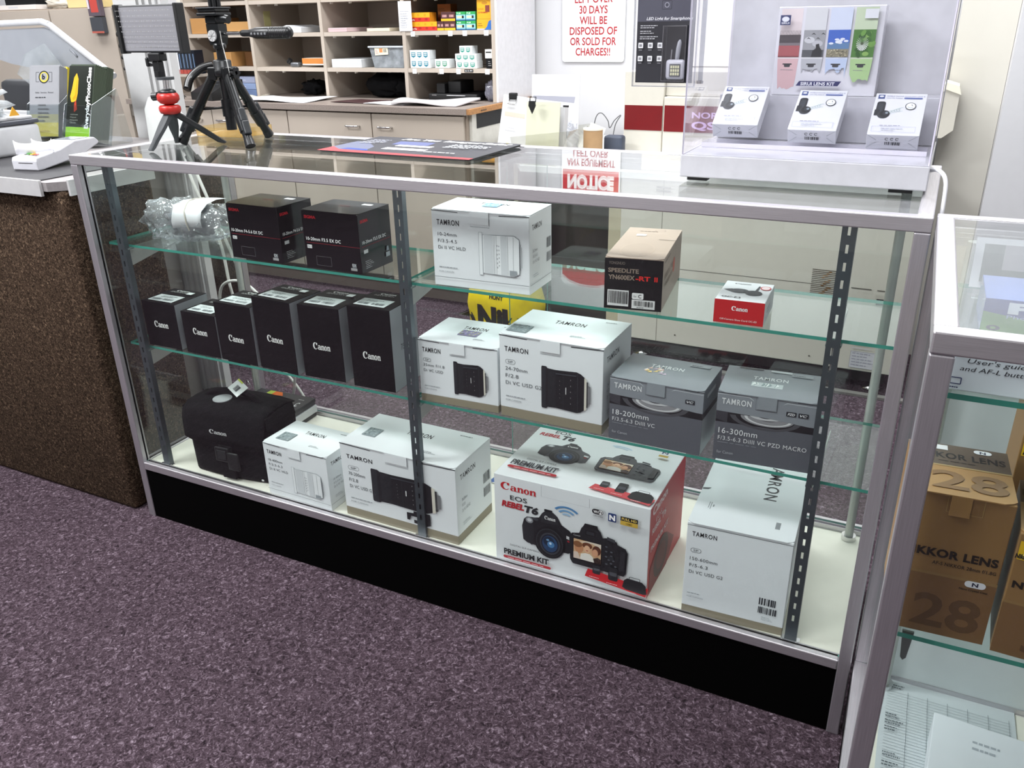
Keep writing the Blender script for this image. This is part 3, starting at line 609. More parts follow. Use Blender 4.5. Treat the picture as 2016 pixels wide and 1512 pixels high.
# ------------------------------------------------------------------ camera kit box
def cam_front(A, x, y, s, ay=1.0, k='#1b1c20'):
    P = lambda pts, c: A.poly([(x * A.W + a * s, y * A.H + b * s * ay) for a, b in pts], c, False)
    E = lambda a, b, rx, ry, c: A.poly([(x * A.W + (a + rx * math.cos(t)) * s, y * A.H + (b + ry * math.sin(t)) * s * ay) for t in [i * math.pi / 16 for i in range(32)]], c, False)
    P([(.02, .18), (.0, .45), (.04, .60), (.10, .66), (.26, .68), (.34, .70), (.40, .80), (.46, .86), (.62, .86), (.70, .80), (.78, .66), (.94, .58), (1.0, .50), (1, .18), (.92, .12), (.66, .10), (.40, .10), (.1, .13)], k)
    P([(.03, .19), (.02, .44), (.06, .56), (.22, .58), (.24, .3), (.2, .1)], '#26272c'); P([(.40, .80), (.46, .86), (.62, .86), (.70, .80), (.72, .64), (.38, .62)], '#2a2b30')
    P([(.44, .86), (.60, .86), (.60, .90), (.45, .90)], '#141518'); E(.15, .60, .075, .06, '#8b8d92'); E(.15, .605, .045, .035, '#cfd1d5'); E(.27, .65, .06, .03, '#3c3e44')
    A.canon(x + .45 * s / A.W, y + .70 * s * ay / A.H, .22 * s / A.W, .07 * s * ay / A.H, '#e9e9e9')
    P([(.88, .42), (.98, .40), (.98, .46), (.88, .48)], '#d0d0d2'); P([(.9, .36), (.96, .35), (.96, .38), (.9, .39)], '#a3202a')
    E(.55, .25, .30, .32, '#0f1013'); E(.55, .245, .265, .285, '#34363c'); E(.55, .24, .25, .27, '#17181b'); E(.56, .23, .20, .22, '#3d4047'); E(.56, .23, .175, .19, '#0d1626')
    E(.56, .225, .15, .165, '#27456b'); E(.54, .27, .11, .10, '#16283f'); E(.58, .22, .07, .065, '#4f83b5'); E(.57, .24, .025, .025, '#c8dff2'); E(.52, .30, .03, .02, '#6f9cc4')
def cam_back(A, x, y, s, ay=1.0, k='#1f2024'):
    P = lambda pts, c: A.poly([(x * A.W + a * s, y * A.H + b * s * ay) for a, b in pts], c, False)
    E = lambda a, b, rx, ry, c: A.poly([(x * A.W + (a + rx * math.cos(t)) * s, y * A.H + (b + ry * math.sin(t)) * s * ay) for t in [i * math.pi / 12 for i in range(24)]], c, False)
    P([(0, .08), (-.02, .52), (.03, .60), (.16, .63), (.20, .74), (.25, .80), (.48, .80), (.54, .74), (.58, .64), (.64, .66), (.82, .63), (.84, .58), (.98, .54), (1.02, .46), (1, .06), (.96, 0), (.05, .0)], k)
    P([(.22, .76), (.5, .76), (.48, .84), (.26, .84)], '#141518'); P([(.27, .62), (.45, .62), (.45, .72), (.27, .72)], '#0a0a0c'); P([(.29, .64), (.43, .64), (.43, .70), (.29, .70)], '#2e3036')
    A.text('Canon', x + .06 * s / A.W, y + .56 * s * ay / A.H, .12 * s / A.W, .03 * s * ay / A.H, '#c9c9c9')
    P([(.05, .10), (.57, .10), (.57, .52), (.05, .52)], '#0d0d0f'); P([(.065, .125), (.555, .125), (.555, .505), (.065, .505)], '#d9b48d')
    P([(.065, .43), (.3, .505), (.555, .505), (.555, .42), (.4, .48), (.2, .46)], '#e8dccb')
    E(.16, .34, .08, .10, '#c98e66'); E(.14, .41, .08, .06, '#8a5a37'); E(.31, .36, .07, .09, '#e2b08b'); E(.31, .42, .09, .06, '#6f3f26'); E(.31, .35, .055, .075, '#e9bb97'); E(.46, .33, .07, .09, '#d69a76'); E(.48, .37, .075, .09, '#5d321f'); E(.455, .32, .05, .07, '#dda582')
    P([(.18, .125), (.20, .24), (.28, .27), (.36, .27), (.42, .22), (.44, .125)], '#f1ece4'); P([(.065, .125), (.065, .25), (.14, .26), (.2, .125)], '#e3cfc0'); P([(.44, .125), (.42, .2), (.5, .24), (.555, .22), (.555, .125)], '#3a2a25')
    E(.31, .325, .02, .007, '#b3473e')
    for a, b in ((.65, .5), (.65, .41), (.65, .31), (.74, .42), (.74, .34), (.70, .26), (.78, .26), (.74, .2), (.66, .17), (.82, .16), (.9, .14)): E(a, b, .022, .016, '#565a62')
    E(.74, .30, .05, .04, '#2c2e34'); P([(.66, .64), (.80, .61), (.80, .67), (.66, .70)], '#3d4046'); P([(.88, .1), (.98, .12), (.98, .48), (.90, .5)], '#2a2b30')
w, d, h = .336, .245, .211
def kit(A, top=False):
    tt = .55 if top else 1
    if top: A.text('EOS', .13, .88, .11, .055, '#3b3c40', bold=.01); A.text('REBEL', .04, .80, .15, .055, '#b32631', bold=.04, shear=.15); A.text('T6', .20, .79, .09, .075, '#33343a', bold=.05, shear=.2)
    else:
        A.canon(.045, .845, .245, .08, '#c01f26'); A.text('EOS', .11, .745, .115, .052, '#26272b', bold=.01)
        A.text('REBEL', .05, .655, .155, .065, '#b5202a', bold=.05, shear=.18); A.text('T6', .205, .645, .095, .075, '#26272b', bold=.05, shear=.18)
    if top:
        for k, c in ((.105, '#b9d3ea'), (.075, '#c7dcee')): A.arc(.60, .80, k * A.W, (k - .016) * A.W, 40, 125, c, sy=.6)
    else:
        for k, c in ((.098, '#4e86b9'), (.066, '#6f9fca'), (.036, '#9dbfdd')): A.arc(.485, .70, k * A.W, (k - .016) * A.W, 38, 142, c, sy=.75)
    if top: cam_front(A, .13, .40, .113, .85, '#45474b'); cam_back(A, .54, .38, .128, .80, '#45474b')
    else: cam_front(A, .19, .225, .114, 1.05); cam_back(A, .515, .205, .120, 1.02)
    A.text('DIGITAL SLR CAMERA', .11 if not top else .12, .222 if not top else .30, .20, .020 if not top else .03, '#3d3e42'); 
    A.text('PREMIUM KIT', .065 if not top else .045, .112 if not top else .185, .31, .062 if not top else .08, '#1d1e22' if not top else '#3a3b40', bold=.04)
    A.rrect(.06 if not top else .045, .058 if not top else .12, .33, .032 if not top else .04, '#a9242e', .5); A.micro(.09, .063 if not top else .125, .30, .018, 1, '#ecc9cb', 5)
    x0, y0 = (.615, .08) if not top else (.60, .05); q = 1 if not top else .9
    A.poly([(x0 + .02, y0 + .12 * q), (x0 + .40, y0 + .07 * q), (x0 + .385, y0 - .035), (x0, y0 + .025)], '#c31f27' if not top else '#c94a50')
    A.rrect(x0 + .05, y0 + .08, .05, .095, '#2a2b30', .2); A.rrect(x0 + .055, y0 + .12, .04, .025, '#56585e', .2); A.rrect(x0 + .15, y0 + .055, .06, .15, '#222327', .2); A.rrect(x0 + .157, y0 + .11, .046, .04, '#4a4c52', .2)
    A.poly([(x0 + .24, y0 + .02), (x0 + .25, y0 + .10), (x0 + .27, y0 + .13), (x0 + .36, y0 + .125), (x0 + .385, y0 + .09), (x0 + .39, y0 + .0), (x0 + .37, y0 - .01), (x0 + .26, y0 + .0)], '#1d1e21')
    A.outline(x0 + .28, y0 + .12, .07, .035, '#2c2d31', .0012, .4); A.micro(x0 + .03, y0 + .03, .09, .02, 1, '#f0c9cb', 7); A.micro(x0 + .14, y0 + .01, .09, .02, 1, '#f0c9cb', 9); A.micro(x0 + .27, y0 - .028, .09, .02, 1, '#f0c9cb', 3)
F = Art(w, h); kit(F)
F.rrect(.655, .835, .07, .055, '#17181b', .5); F.rrect(.692, .84, .03, .045, '#f2f2f2', .5); F.text('Wi', .664, .848, .024, .028, '#f2f2f2', bold=.03); F.text('Fi', .696, .848, .022, .028, '#17181b', bold=.03); F.text('CERTIFIED', .663, .812, .06, .014, '#333')
F.rrect(.755, .795, .05, .09, '#20376a', .1); F.text('N', .762, .812, .036, .055, '#f2f2f2', bold=.05); F.rect(.83, .835, .105, .045, '#17181b'); F.rect(.83, .79, .105, .045, '#c2a240'); F.text('FULL HD', .838, .845, .09, .025, '#d9bd5e', bold=.03); F.text('1080', .865, .80, .036, .022, '#4a3d12')
F.rect(.33, .965, .0025, .035, '#9aa0a4'); F.rect(.33, .885, .0025, .115, '#9fa4a8'); F.rect(.33, .885, .31, .003, '#c4c9cc'); F.rect(.638, .885, .0025, .10, '#9fa4a8')
T = Art(w, d); kit(T, True); T.rrect(.86, .80, .06, .035, '#c2a240', .1); T.text('N', .87, .86, .04, .04, '#20376a', bold=.04)
Rr = Art(d, h)
Rr.text('Canon', .06, .88, .40, .09, '#e9d6d6', bold=.04); Rr.text('EOS', .16, .76, .16, .05, '#e9d6d6'); Rr.text('REBEL', .06, .68, .24, .06, '#e9d6d6', bold=.03, shear=.15); Rr.text('T6', .32, .68, .12, .07, '#e9d6d6', bold=.03)
Rr.text('PREMIUM KIT', .05, .50, .48, .06, '#e9d6d6', bold=.03); Rr.poly([(.06, .02), (.55, .0), (.75, .2), (.5, .42), (.2, .40), (.05, .3)], '#7d1f26'); Rr.ell(.36, .25, .05, .045, '#3d1a1e'); Rr.ell(.36, .25, .032, .03, '#5b2226')
carton('camera_kit_box', 'big white and red camera kit box on the case floor', 'box', 1.071, .022, ZD, .1, w, d, h, '#e6e9ec', F, Rr, T, rightcol='#b8242f', rough=.4)

# ------------------------------------------------------------------ camera bag, brochures and boxes behind it, leaflet, bubble wrap
e = empty('camera_bag', (.170, .040, ZD + .0005), 4.5, 'black fabric shoulder camera bag on the case floor at left', 'bag')
BF = M('black_nylon', '#0e0e10', .9, spec=.15, var=.15, scale=300, bump=.3)
b = bmesh.new(); nx, nz = 10, 10; W_, D_, H_ = .248, .13, .185
def bagpt(u, v, t):
    """u 0..1 across, v 0..1 up, t 0..1 depth"""
    tp = .955 + .045 * min(v * 1.3, 1)
    x = W_ / 2 + (u - .5) * W_ * (tp if v < .72 else 1.0 - .30 * (v - .72) ** 1.3)
    y = t * D_ * (.94 + .06 * v) + (.010 * math.sin(math.pi * u) * -1 if t == 0 else 0) + (.020 * max(0, v - .8) * 2 * (1 if t == 0 else -1))
    z = v * H_ + (.006 * math.sin(math.pi * u) if v > .9 else 0)
    return (x, y, z)
vs = []; fs = []; idx = {}
def vid(u, v, t):
    k = (round(u, 4), round(v, 4), round(t, 4))
    if k not in idx: idx[k] = len(vs); vs.append(bagpt(*k))
    return idx[k]
n = 12
for i in range(n):
    for j in range(n):
        a, b2, c1, c2 = i / n, (i + 1) / n, j / n, (j + 1) / n
        fs.append([vid(a, c1, 0), vid(b2, c1, 0), vid(b2, c2, 0), vid(a, c2, 0)]); fs.append([vid(a, c1, 1), vid(a, c2, 1), vid(b2, c2, 1), vid(b2, c1, 1)])
        fs.append([vid(0, a, c1), vid(0, b2, c1), vid(0, b2, c2), vid(0, a, c2)]); fs.append([vid(1, a, c1), vid(1, a, c2), vid(1, b2, c2), vid(1, b2, c1)])
        fs.append([vid(a, 1, c1), vid(b2, 1, c1), vid(b2, 1, c2), vid(a, 1, c2)]); fs.append([vid(a, 0, c1), vid(a, 0, c2), vid(b2, 0, c2), vid(b2, 0, c1)])
mb = MB(); mb.raw(vs, fs, BF, None, True); o = mb.build('bag_body', e)
mo = o.modifiers.new('sub', 'SUBSURF'); mo.levels = 1; mo.render_levels = 1
# flap over the top and front
fl = MB(); vs = []; fs = []
prof = [(.124, .186), (.09, .195), (.05, .197), (.018, .195), (-.004, .188), (-.0105, .168), (-.0135, .12), (-.0145, .085)]
m_ = 14
for k, (y, z) in enumerate(prof):
    for i in range(m_ + 1):
        u = i / m_; zz = z + (.004 * math.sin(math.pi * u)) - (.010 * abs(2 * u - 1) ** 4 if k > 3 else .004 * abs(2 * u - 1) ** 4)
        if k == len(prof) - 1: zz = .09 + .014 * abs(2 * u - 1) ** 3
        wd_ = 1.015 if k < 6 else 1.015 - .008 * (k - 5); vs.append((W_ / 2 + (u - .5) * W_ * wd_, y - (.004 * math.sin(math.pi * u) if k > 3 else 0), zz))
for k in range(len(prof) - 1):
    for i in range(m_): q = k * (m_ + 1) + i; fs.append((q, q + 1, q + m_ + 2, q + m_ + 1))
fl.raw(vs, fs, BF, None, True); o = fl.build('flap', e); mo = o.modifiers.new('s', 'SOLIDIFY'); mo.thickness = .003
fl = MB(); vs = []; fs = []
for s_ in (0, 1):      # flap side falls
    x = W_ / 2 + (s_ - .5) * W_ * 1.02
    fl.prism([(.0, .183), (.05, .190), (.11, .186), (.118, .15), (.06, .125), (.0, .15)], x - .0015, x + .0015, BF, axis='x')
fl.build('flap_side', e)
f = MB(); f.box(.108, .150, -.020, -.015, .006, .10, BF, r=.002); f.build('strap_tab', e)
f = MB(); f.box(.098, .142, -.0245, -.0185, .055, .095, BLACKP, r=.004); f.box(.106, .134, -.027, -.024, .062, .088, M('velcro', '#1c1c1f', .9), r=.002); f.build('buckle', e)
f = MB(); f.box(.135, .17, -.026, -.019, .035, .085, BLACKM, r=.006); f.build('strap_end', e)
h_ = MB(); h_.tube(curve([(.03, .055, .193), (.06, .06, .208), (.115, .065, .214), (.17, .06, .208), (.2, .055, .193)]), .008, BF); h_.build('carry_handle', e)
A = Art(.055, .014); A.canon(0, .1, 1, .8, '#cfcfcf'); mb = MB(); mb.flat = True; A.put(mb, FRONT(.088, -.0195, .128)); mb.build('printed_name', e)
f = MB(); f.box(.222, .228, -.011, -.0095, .012, .016, M('silver_tab', '#d5d5d5', .3)); f.build('corner_tab', e)
# hang tag
t_ = empty('hang_tag', (.265, .105, .372), 0, 'white barcode hang tag lying on top of the black camera bag', 'tag')
A = Art(.055, .036); A.bars(.32, .2, .36, .45, '#30343a', 3, 12); A.rect(0, .88, .5, .12, '#c8d35a')
o = decal('tag_card', A, TOP(), t_, base='#eceeee'); o.rotation_euler = (R(28), R(8), R(-24)); o.location = (0, 0, .016)
MB().tube(curve([(.05, .03, .015), (.035, .035, .03), (.02, .045, .012)]), .0009, CHROME, n=5).build('tag_string', t_)
c = MB(); c.cyl((.262, .085, .3655), (.262, .085, .3675), .024, M('silver_disc', '#c8cbcd', .25, metal=.4), n=30); tag(c.build('silver_sticker'), 'round silver sticker on top of the black camera bag', 'sticker')
# stack behind the bag
for k, (x0, yy, col, tb) in enumerate([(.03, .185, '#2a2a2c', 0), (.03, .200, '#c9c9c9', 1), (.028, .212, '#1d1e20', 2), (.03, .228, '#1a1b1e', 3)]):
    pass
zz = ZD + .0005
for k, (th, col, lab, dx) in enumerate([(.014, '#2e2f31', 'dark case at the bottom of the stack behind the camera bag', .0), (.022, '#c6c8ca', 'white edged case second from the bottom behind the camera bag', .004), (.010, '#3b3c3f', 'thin dark case third in the stack behind the camera bag', .0), (.010, '#2a2b2e', 'dark printed case on top of the stack behind the camera bag', .003)]):
    A = Art(.20, .10)
    if k == 3: A.text('C', .86, .3, .05, .25, '#b9b9b9', bold=.02); A.micro(.8, .68, .16, .1, 1, '#a5a5a5'); A.poly([(.3, .7), (.5, .75), (.42, .95), (.3, .95)], '#c2602c'); A.poly([(.2, .75), (.3, .7), (.3, .95), (.2, .95)], '#9fb04a')
    mb = MB(); mb.box(0, .20, 0, .10, 0, th, cardmat(col, .35), r=.001); A.put(mb, TOP(0, 0, th), True)
    tag(mb.build('flat_case', None, (.062 + dx, .322, zz), (0, 0, R(2))), lab, 'case', 'flat cases stacked behind the camera bag'); zz += th + .0004
# leaflet
A = Art(.10, .14); A.text('TAMRON', .2, .84, .6, .07, '#33363a', bold=.02); A.text('One Million', .2, .74, .5, .05, '#44474b', shear=.3)
A.poly([(0, .15), (.12, .48), (.3, .62), (.55, .6), (.5, .5), (.7, .52), (.6, .36), (.4, .34), (.3, .1), (.1, .0), (0, 0)], '#7e2d28'); A.poly([(0, .0), (.1, .0), (.3, .1), (.28, .22), (0, .2)], '#3d5f9c')
tag(decal('leaflet', A, TOP(), None, thick=.002, base='#ecedef', loc=(.905, .30, ZD + .001), rot=(R(0), 0, R(-8))), 'white leaflet with red picture lying behind the telephoto box', 'leaflet')
# bubble wrapped parcel with a white paper sheet
BUB = glassmat('bubble_film', '#f2f5f7', .10, rough=.08, haze=.17, crinkle=1)
def bulge(cx, cy, cz, rx, ry, rz_, nz_=.25, seed=1, n=(26, 16), sc=3.):
    from mathutils import noise
    vs = []; fs = []; a, b_ = n
    for j in range(b_ + 1):
        ph = math.pi * j / b_
        for i in range(a):
            th = 2 * math.pi * i / a; p = Vector((math.sin(ph) * math.cos(th), math.sin(ph) * math.sin(th), math.cos(ph)))
            p = Vector([math.copysign(abs(q) ** .75, q) for q in p]); k = 1 + nz_ * noise.noise(p * sc + Vector((seed, 0, 0)))
            vs.append((cx + p.x * rx * k, cy + p.y * ry * k, max(cz + p.z * rz_ * k, cz - rz_ * .98)))
    for j in range(b_):
        for i in range(a): q = (i + 1) % a; fs.append((j * a + i, j * a + q, (j + 1) * a + q, (j + 1) * a + i))
    return vs, fs
e = empty('bubble_wrap_parcel', (.195, .15, Z1 + .0006), 6, 'bubble wrapped parcel with a white paper label on the top shelf', 'parcel')
mb = MB(); vs, fs = bulge(-.045, 0, .045, .072, .055, .045, .45, 2); mb.raw(vs, fs, BUB, None, True); vs, fs = bulge(.035, 0, .040, .075, .06, .040, .35, 5); mb.raw(vs, fs, BUB, None, True); mb.build('bubble_wrap', e)
mb = MB(); vs, fs = bulge(.0, 0, .042, .06, .04, .034, .3, 9); mb.raw(vs, fs, M('wrapped_item', '#8f8c8e', .35, metal=.3, var=.3), None, True); mb.build('wrapped_item', e)
mb = MB(); vs = []; fs = []; PR = [(-.064, .038), (-.066, .055), (-.058, .075), (-.035, .088), (0, .092), (.035, .088)]
for k, (y, z) in enumerate(PR):
    for i in range(8): u = i / 7; vs.append((-.005 + .085 * u + .012 * (k > 2) * (1 - u) * -1, y, z + .006 * math.sin(2 * u)))
for k in range(len(PR) - 1):
    for i in range(7): q = k * 8 + i; fs.append((q, q + 1, q + 9, q + 8))
mb.raw(vs, fs, M('paper_white', '#eef0f2', .6, var=.01), None, True); o = mb.build('paper_label', e); mo = o.modifiers.new('s', 'SOLIDIFY'); mo.thickness = .0006
mb = MB(); mb.tube(curve([(.045, -.067, .036), (.04, -.068, .058), (.03, -.055, .082), (.02, -.02, .0965), (.02, .03, .093)]), .0015, M('rubber_band', '#cfc9bd', .6), n=6); mb.build('rubber_band', e)
# ------------------------------------------------------------------ things on the case top
ZT = .9672
# counter mat with print
e = MB(); A = Art(.40, .235)
A.rect(0, 0, 1, 1, '#43444a'); A.poly([(0, 0), (1, 0), (1, .08), (.3, .10), (.1, .12), (0, .25)], '#c2454b'); A.poly([(0, .25), (.1, .12), (.28, .12), (.24, .36), (.10, .6), (0, .62)], '#6a6f86'); A.poly([(.28, .55), (.52, .58), (.5, .78), (.26, .76)], '#5f6790')
A.poly([(.1, .14), (.3, .13), (.26, .2), (.12, .22)], '#3b4c9a')
A.text('Are You', .22, .86, .27, .085, '#eef0f2', bold=.05, shear=.2); A.text('Images Safe?', .52, .86, .44, .085, '#eef0f2', bold=.05, shear=.2)
A.rect(.34, .46, .24, .09, '#e6e8ea'); A.rect(.33, .26, .28, .11, '#e6e8ea'); A.micro(.06, .5, .2, .3, 5, '#b9bcc8', 3); A.micro(.66, .45, .28, .28, 5, '#cdd0d4', 4); A.micro(.62, .78, .3, .05, 1, '#e8eaec', 6); A.micro(.66, .13, .3, .07, 1, '#e8eaec', 8)
e.flat = True
e.prism([(.01, 0), (.39, 0), (.4, .01), (.4, .225), (.39, .235), (.01, .235), (0, .225), (0, .01)], 0, .0032, M('mat_rubber', '#141416', .6)); A.put(e, TOP(0, 0, .0032), False)
tag(e.build('counter_mat', None, (.528, .235, ZT), (R(.3), 0, R(-2))), 'dark printed rubber counter mat on the glass top', 'mat')
# translucent yellowed tray
e = empty('plastic_tray', (-.03, .362, ZT), 0, 'yellowed clear plastic tray at the back left of the glass top', 'tray')
YT = glassmat('yellowed_plastic', '#f7f1e0', .06, rough=.1, haze=.10, hazecol='#e3c98d')
mb = MB(); W_, D_ = .16, .11
mb.box(.06, .06 + W_, 0, D_, 0, .002, YT)
for a in ((.06, .062, 0, D_), (.06 + W_ - .002, .06 + W_, 0, D_), (.06, .06 + W_, 0, .002), (.06, .06 + W_, D_ - .002, D_)): mb.box(*a, 0, .022, YT)
mb.build('tray_shell', e)

# mini tripod with LED panel
e = empty('mini_tripod', (.165, .185, ZT), 0, 'red and black table tripod standing on the glass top at left', 'tripod')
RED = M('red_plastic', '#b3261f', .35, var=.05); DG = M('dark_grey_rubber', '#3d4043', .55, var=.05)
hub = Vector((-.006, -.012, .085))
feet = [Vector((-.016, -.080, 0)), Vector((.052, .086, 0)), Vector((-.07, .05, 0))]
for k, ft in enumerate(feet):
    d = ft - hub; side = d.cross(Vector((0, 0, 1))).normalized(); mb = MB(); vs = []; fs = []
    nrm = d.cross(side).normalized(); m_ = 9
    for i in range(m_ + 1):
        t = i / m_; p = hub + d * t; w_ = .0085 + .0045 * math.sin(math.pi * min(1, t * 1.35)) - .003 * t; th = .0045 - .001 * t
        for a, b_ in ((-w_, -th), (-w_ * .6, -th * 1.6), (w_ * .6, -th * 1.6), (w_, -th), (w_, th), (w_ * .4, th * 1.8), (-w_ * .4, th * 1.8), (-w_, th)):
            q = p + side * a + nrm * b_; vs.append((q.x, q.y, max(q.z, .0002)))
    for i in range(m_):
        for j in range(8): q = (j + 1) % 8; fs.append((i * 8 + j, i * 8 + q, (i + 1) * 8 + q, (i + 1) * 8 + j))
    fs += [list(range(8)), list(range(m_ * 8, m_ * 8 + 8))]
    mb.raw(vs, fs, DG if k != 1 else M('black_rubber', '#1c1d1f', .55), None, False); mb.build('leg', e)
hx, hy = hub.x, hub.y
mb = MB(); mb.lathe([(.014, .076), (.022, .079), (.0245, .085), (.0245, .092), (.021, .096), (.011, .097)], RED, Matrix.Translation((hx, hy, 0))); mb.build('leg_hub', e)
mb = MB(); mb.lathe([(.009, .097), (.019, .101), (.0250, .108), (.0250, .117), (.021, .123), (.013, .125)], RED, Matrix.Translation((hx, hy, 0))); mb.build('ball_housing', e)
mb = MB(); mb.lathe([(.010, .121), (.020, .121), (.0195, .127), (.015, .131), (.006, .133)], BLACKP, Matrix.Translation((hx, hy, 0))); mb.build('ball', e)
mb = MB(); mb.cyl((hx - .025, hy - .006, .116), (hx - .038, hy - .010, .115), .0095, BLACKP, n=14); mb.build('lock_knob', e)
mb = MB(); mb.cyl((hx, hy, .130), (hx + .002, hy, .153), .0068, CHROME, n=18); mb.build('stem', e)
mb = MB(); mb.cyl((hx + .002, hy, .152), (hx + .002, hy, .158), .0195, DG, n=28); mb.build('mount_disc', e)
# LED panel on top: a thing of its own, screwed to the tripod
e = empty('led_video_light', (.151, .172, ZT + .158), 0, 'flat rectangular LED light panel with black side grips mounted on the red table tripod', 'light')
mb = MB(); mb.cyl((-.004, 0, 0), (-.004, 0, .012), .012, BLACKP, n=16); mb.box(-.014, .006, -.008, .008, .010, .034, BLACKP, r=.002); mb.cyl((-.014, 0, .026), (-.030, .0, .030), .0055, BLACKP, n=12); mb.box(-.036, -.028, -.008, .008, .022, .042, BLACKP, r=.003)
mb.build('tilt_bracket', e)
mb = MB(); mb.box(-.02, .016, -.012, .012, .034, .052, BLACKP, r=.003); mb.build('shoe_mount', e)
px = MB(); px.box(-.100, .084, -.004, .008, .052, .152, M('panel_shell', '#26272a', .4), r=.003)
px.build('panel_body', e)
mb = MB(); mb.flat = True; A = Art(.177, .092); A.rect(0, 0, 1, 1, '#85858a'); rn = random.Random(4)
for j in range(8):
    for i in range(30): A.ell(.03 + i * .0325, .09 + j * .118, .0013, .0013, ('#a0a0a2', '#97969a', '#8f8d88')[(i + j) % 3], 6)
A.put(mb, FRONT(-.096, -.004, .056)); mb.build('diffuser', e)
for x in (-.106, .083): mb = MB(); mb.box(x, x + .010, -.012, .012, .050, .154, BLACKM, r=.002); mb.build('side_grip', e)
# big black tripod
e = empty('camera_tripod', (.212, .306, ZT), 0, 'large black camera tripod with pan handle standing on the glass top', 'tripod')
TB = M('tripod_black', '#17191b', .35, metal=.2, var=.05)
for fx, fy in ((-.108, -.064), (.108, -.058), (.006, .122)):
    a = Vector((fx * .17, fy * .17, .160)); b_ = Vector((fx, fy, 0)); mb = MB(); P = lambda t: a + (b_ - a) * t
    mb.cyl(P(0), P(.62), .0115, TB, n=14); mb.cyl(P(.42), P(.62), .0125, TB, n=14)
    mb.cyl(P(.60), P(.80), .0145, TB, .0135, n=14); mb.cyl(P(.78), P(.93), .0105, TB, n=14); mb.cyl(P(.915), b_ + Vector((0, 0, .0003)), .0115, BLACKP, .0125, n=14)
    o = mb.build('leg', e)
    out = Vector((fx, fy, 0)).normalized(); mb = MB()
    for t in (.57, .74):
        c_ = P(t) + out * .014; mb.box(-.009, .009, -.006, .006, -.017, .017, M('flip_lock_plastic', '#24272a', .35), r=.003, mat=Matrix.Translation(c_) @ Matrix.Rotation(math.atan2(out.y, out.x) - math.pi / 2, 4, 'Z') @ Matrix.Rotation(.5, 4, 'X'))
    mb.build('leg_lock', e)
    mb = MB(); q = P(.52); mb.tube([q, (0, 0, q.z + .004)], .003, BLACKP, n=6); mb.cyl(q - out * .002, q + out * .003, .004, CHROME, n=8); mb.build('leg_brace', e)
    mb = MB(); mb.box(-.012, .012, -.008, .012, -.014, .016, TB, r=.003, mat=Matrix.Translation(P(0.02)) @ Matrix.Rotation(math.atan2(out.y, out.x) - math.pi / 2, 4, 'Z')); mb.cyl(P(.02) + Vector((-.013, 0, 0)), P(.02) + Vector((.013, 0, 0)), .0035, CHROME, n=10); mb.build('leg_hinge', e)
mb = MB(); mb.cyl((0, 0, .028), (0, 0, .19), .0125, TB, n=18); mb.cyl((0, 0, .06), (0, 0, .10), .0165, TB, n=18); mb.build('centre_column', e)
mb = MB(); mb.lathe([(.018, .150), (.0235, .153), (.0235, .166), (.021, .168), (.021, .186), (.018, .189)], TB); mb.build('collar', e)
mb = MB(); mb.cyl((.022, 0, .162), (.036, -.004, .160), .004, BLACKP, n=8)
for i in range(6): t = i * math.pi / 3; mb.cyl((.036, -.004 + .009 * math.cos(t), .160 + .009 * math.sin(t)), (.045, -.005 + .009 * math.cos(t), .160 + .009 * math.sin(t)), .005, BLACKP, n=8)
mb.build('collar_knob', e)
mb = MB(); mb.cyl((0, 0, .19), (0, 0, .222), .010, TB, n=18); mb.lathe([(.013, .213), (.015, .216), (.015, .226)], TB); mb.build('neck', e)
mb = MB(); mb.prism([(-.015, .222), (.012, .222), (.017, .238), (.017, .268), (-.02, .268), (-.019, .238)], -.014, .014, TB, axis='y'); mb.build('head_block', e)
mb = MB(); mb.cyl((-.003, -.014, .242), (-.003, -.018, .242), .0125, M('turned_disc', '#d6d6d6', .35, metal=.2), n=28)
for i in range(8): t = i * math.pi / 4; mb.box(-.0004, .0004, -.0004, .0004, 0, .011, ink('#9a9a9a'), mat=Matrix.Translation((-.003, -.0182, .242)) @ Matrix.Rotation(t, 4, 'Y'))
mb.build('friction_disc', e)
mb = MB(); mb.box(-.020, .014, -.016, .016, .268, .286, TB, r=.003); mb.box(-.034, .026, -.026, .026, .285, .292, TB, r=.002); mb.box(-.032, .024, -.024, .024, .293, .301, BLACKP, r=.003); mb.box(-.034, .026, -.027, .027, .300, .3035, M('platform_rubber', '#202225', .6), r=.0015); mb.build('quick_release_plate', e)
mb = MB(); mb.box(.014, .046, -.018, -.008, .272, .284, TB, r=.004); mb.cyl((.042, -.013, .278), (.052, -.013, .276), .009, TB, n=14); mb.build('side_lever', e)
mb = MB()
for k in range(4): mb.cyl((-.006 + k * .006, -.004 + (k % 2) * .008, .302), (-.006 + k * .006, -.004 + (k % 2) * .008, .335), .005, BLACKP, n=8)
mb.build('mounting_clamp', e)
mb = MB(); mb.cyl((.012, 0, .247), (.085, -.006, .2465), .0042, CHROME, n=14); mb.build('handle_rod', e)
mb = MB(); pr_ = [(.0065, 0), (.0075, .004), (.0075, .022), (.0095, .032), (.0125, .045), (.0130, .085)]
for k in range(9): pr_ += [(.0115, .088 + k * .006), (.0132, .090 + k * .006), (.0132, .092 + k * .006)]
pr_ += [(.010, .144), (.007, .147)]
mb.lathe(pr_, BLACKP, Matrix.Translation((.080, -.006, .2465)) @ Matrix.Rotation(math.pi / 2, 4, 'Y') @ Matrix.Rotation(.0, 4, 'X'), n=20)
for k in range(5): mb.box(.118 + k * .010, .124 + k * .010, -.0205, -.0165, .2425, .2475, M('grip_mark', '#6a6d70', .4), r=.001)
mb.build('pan_handle', e)
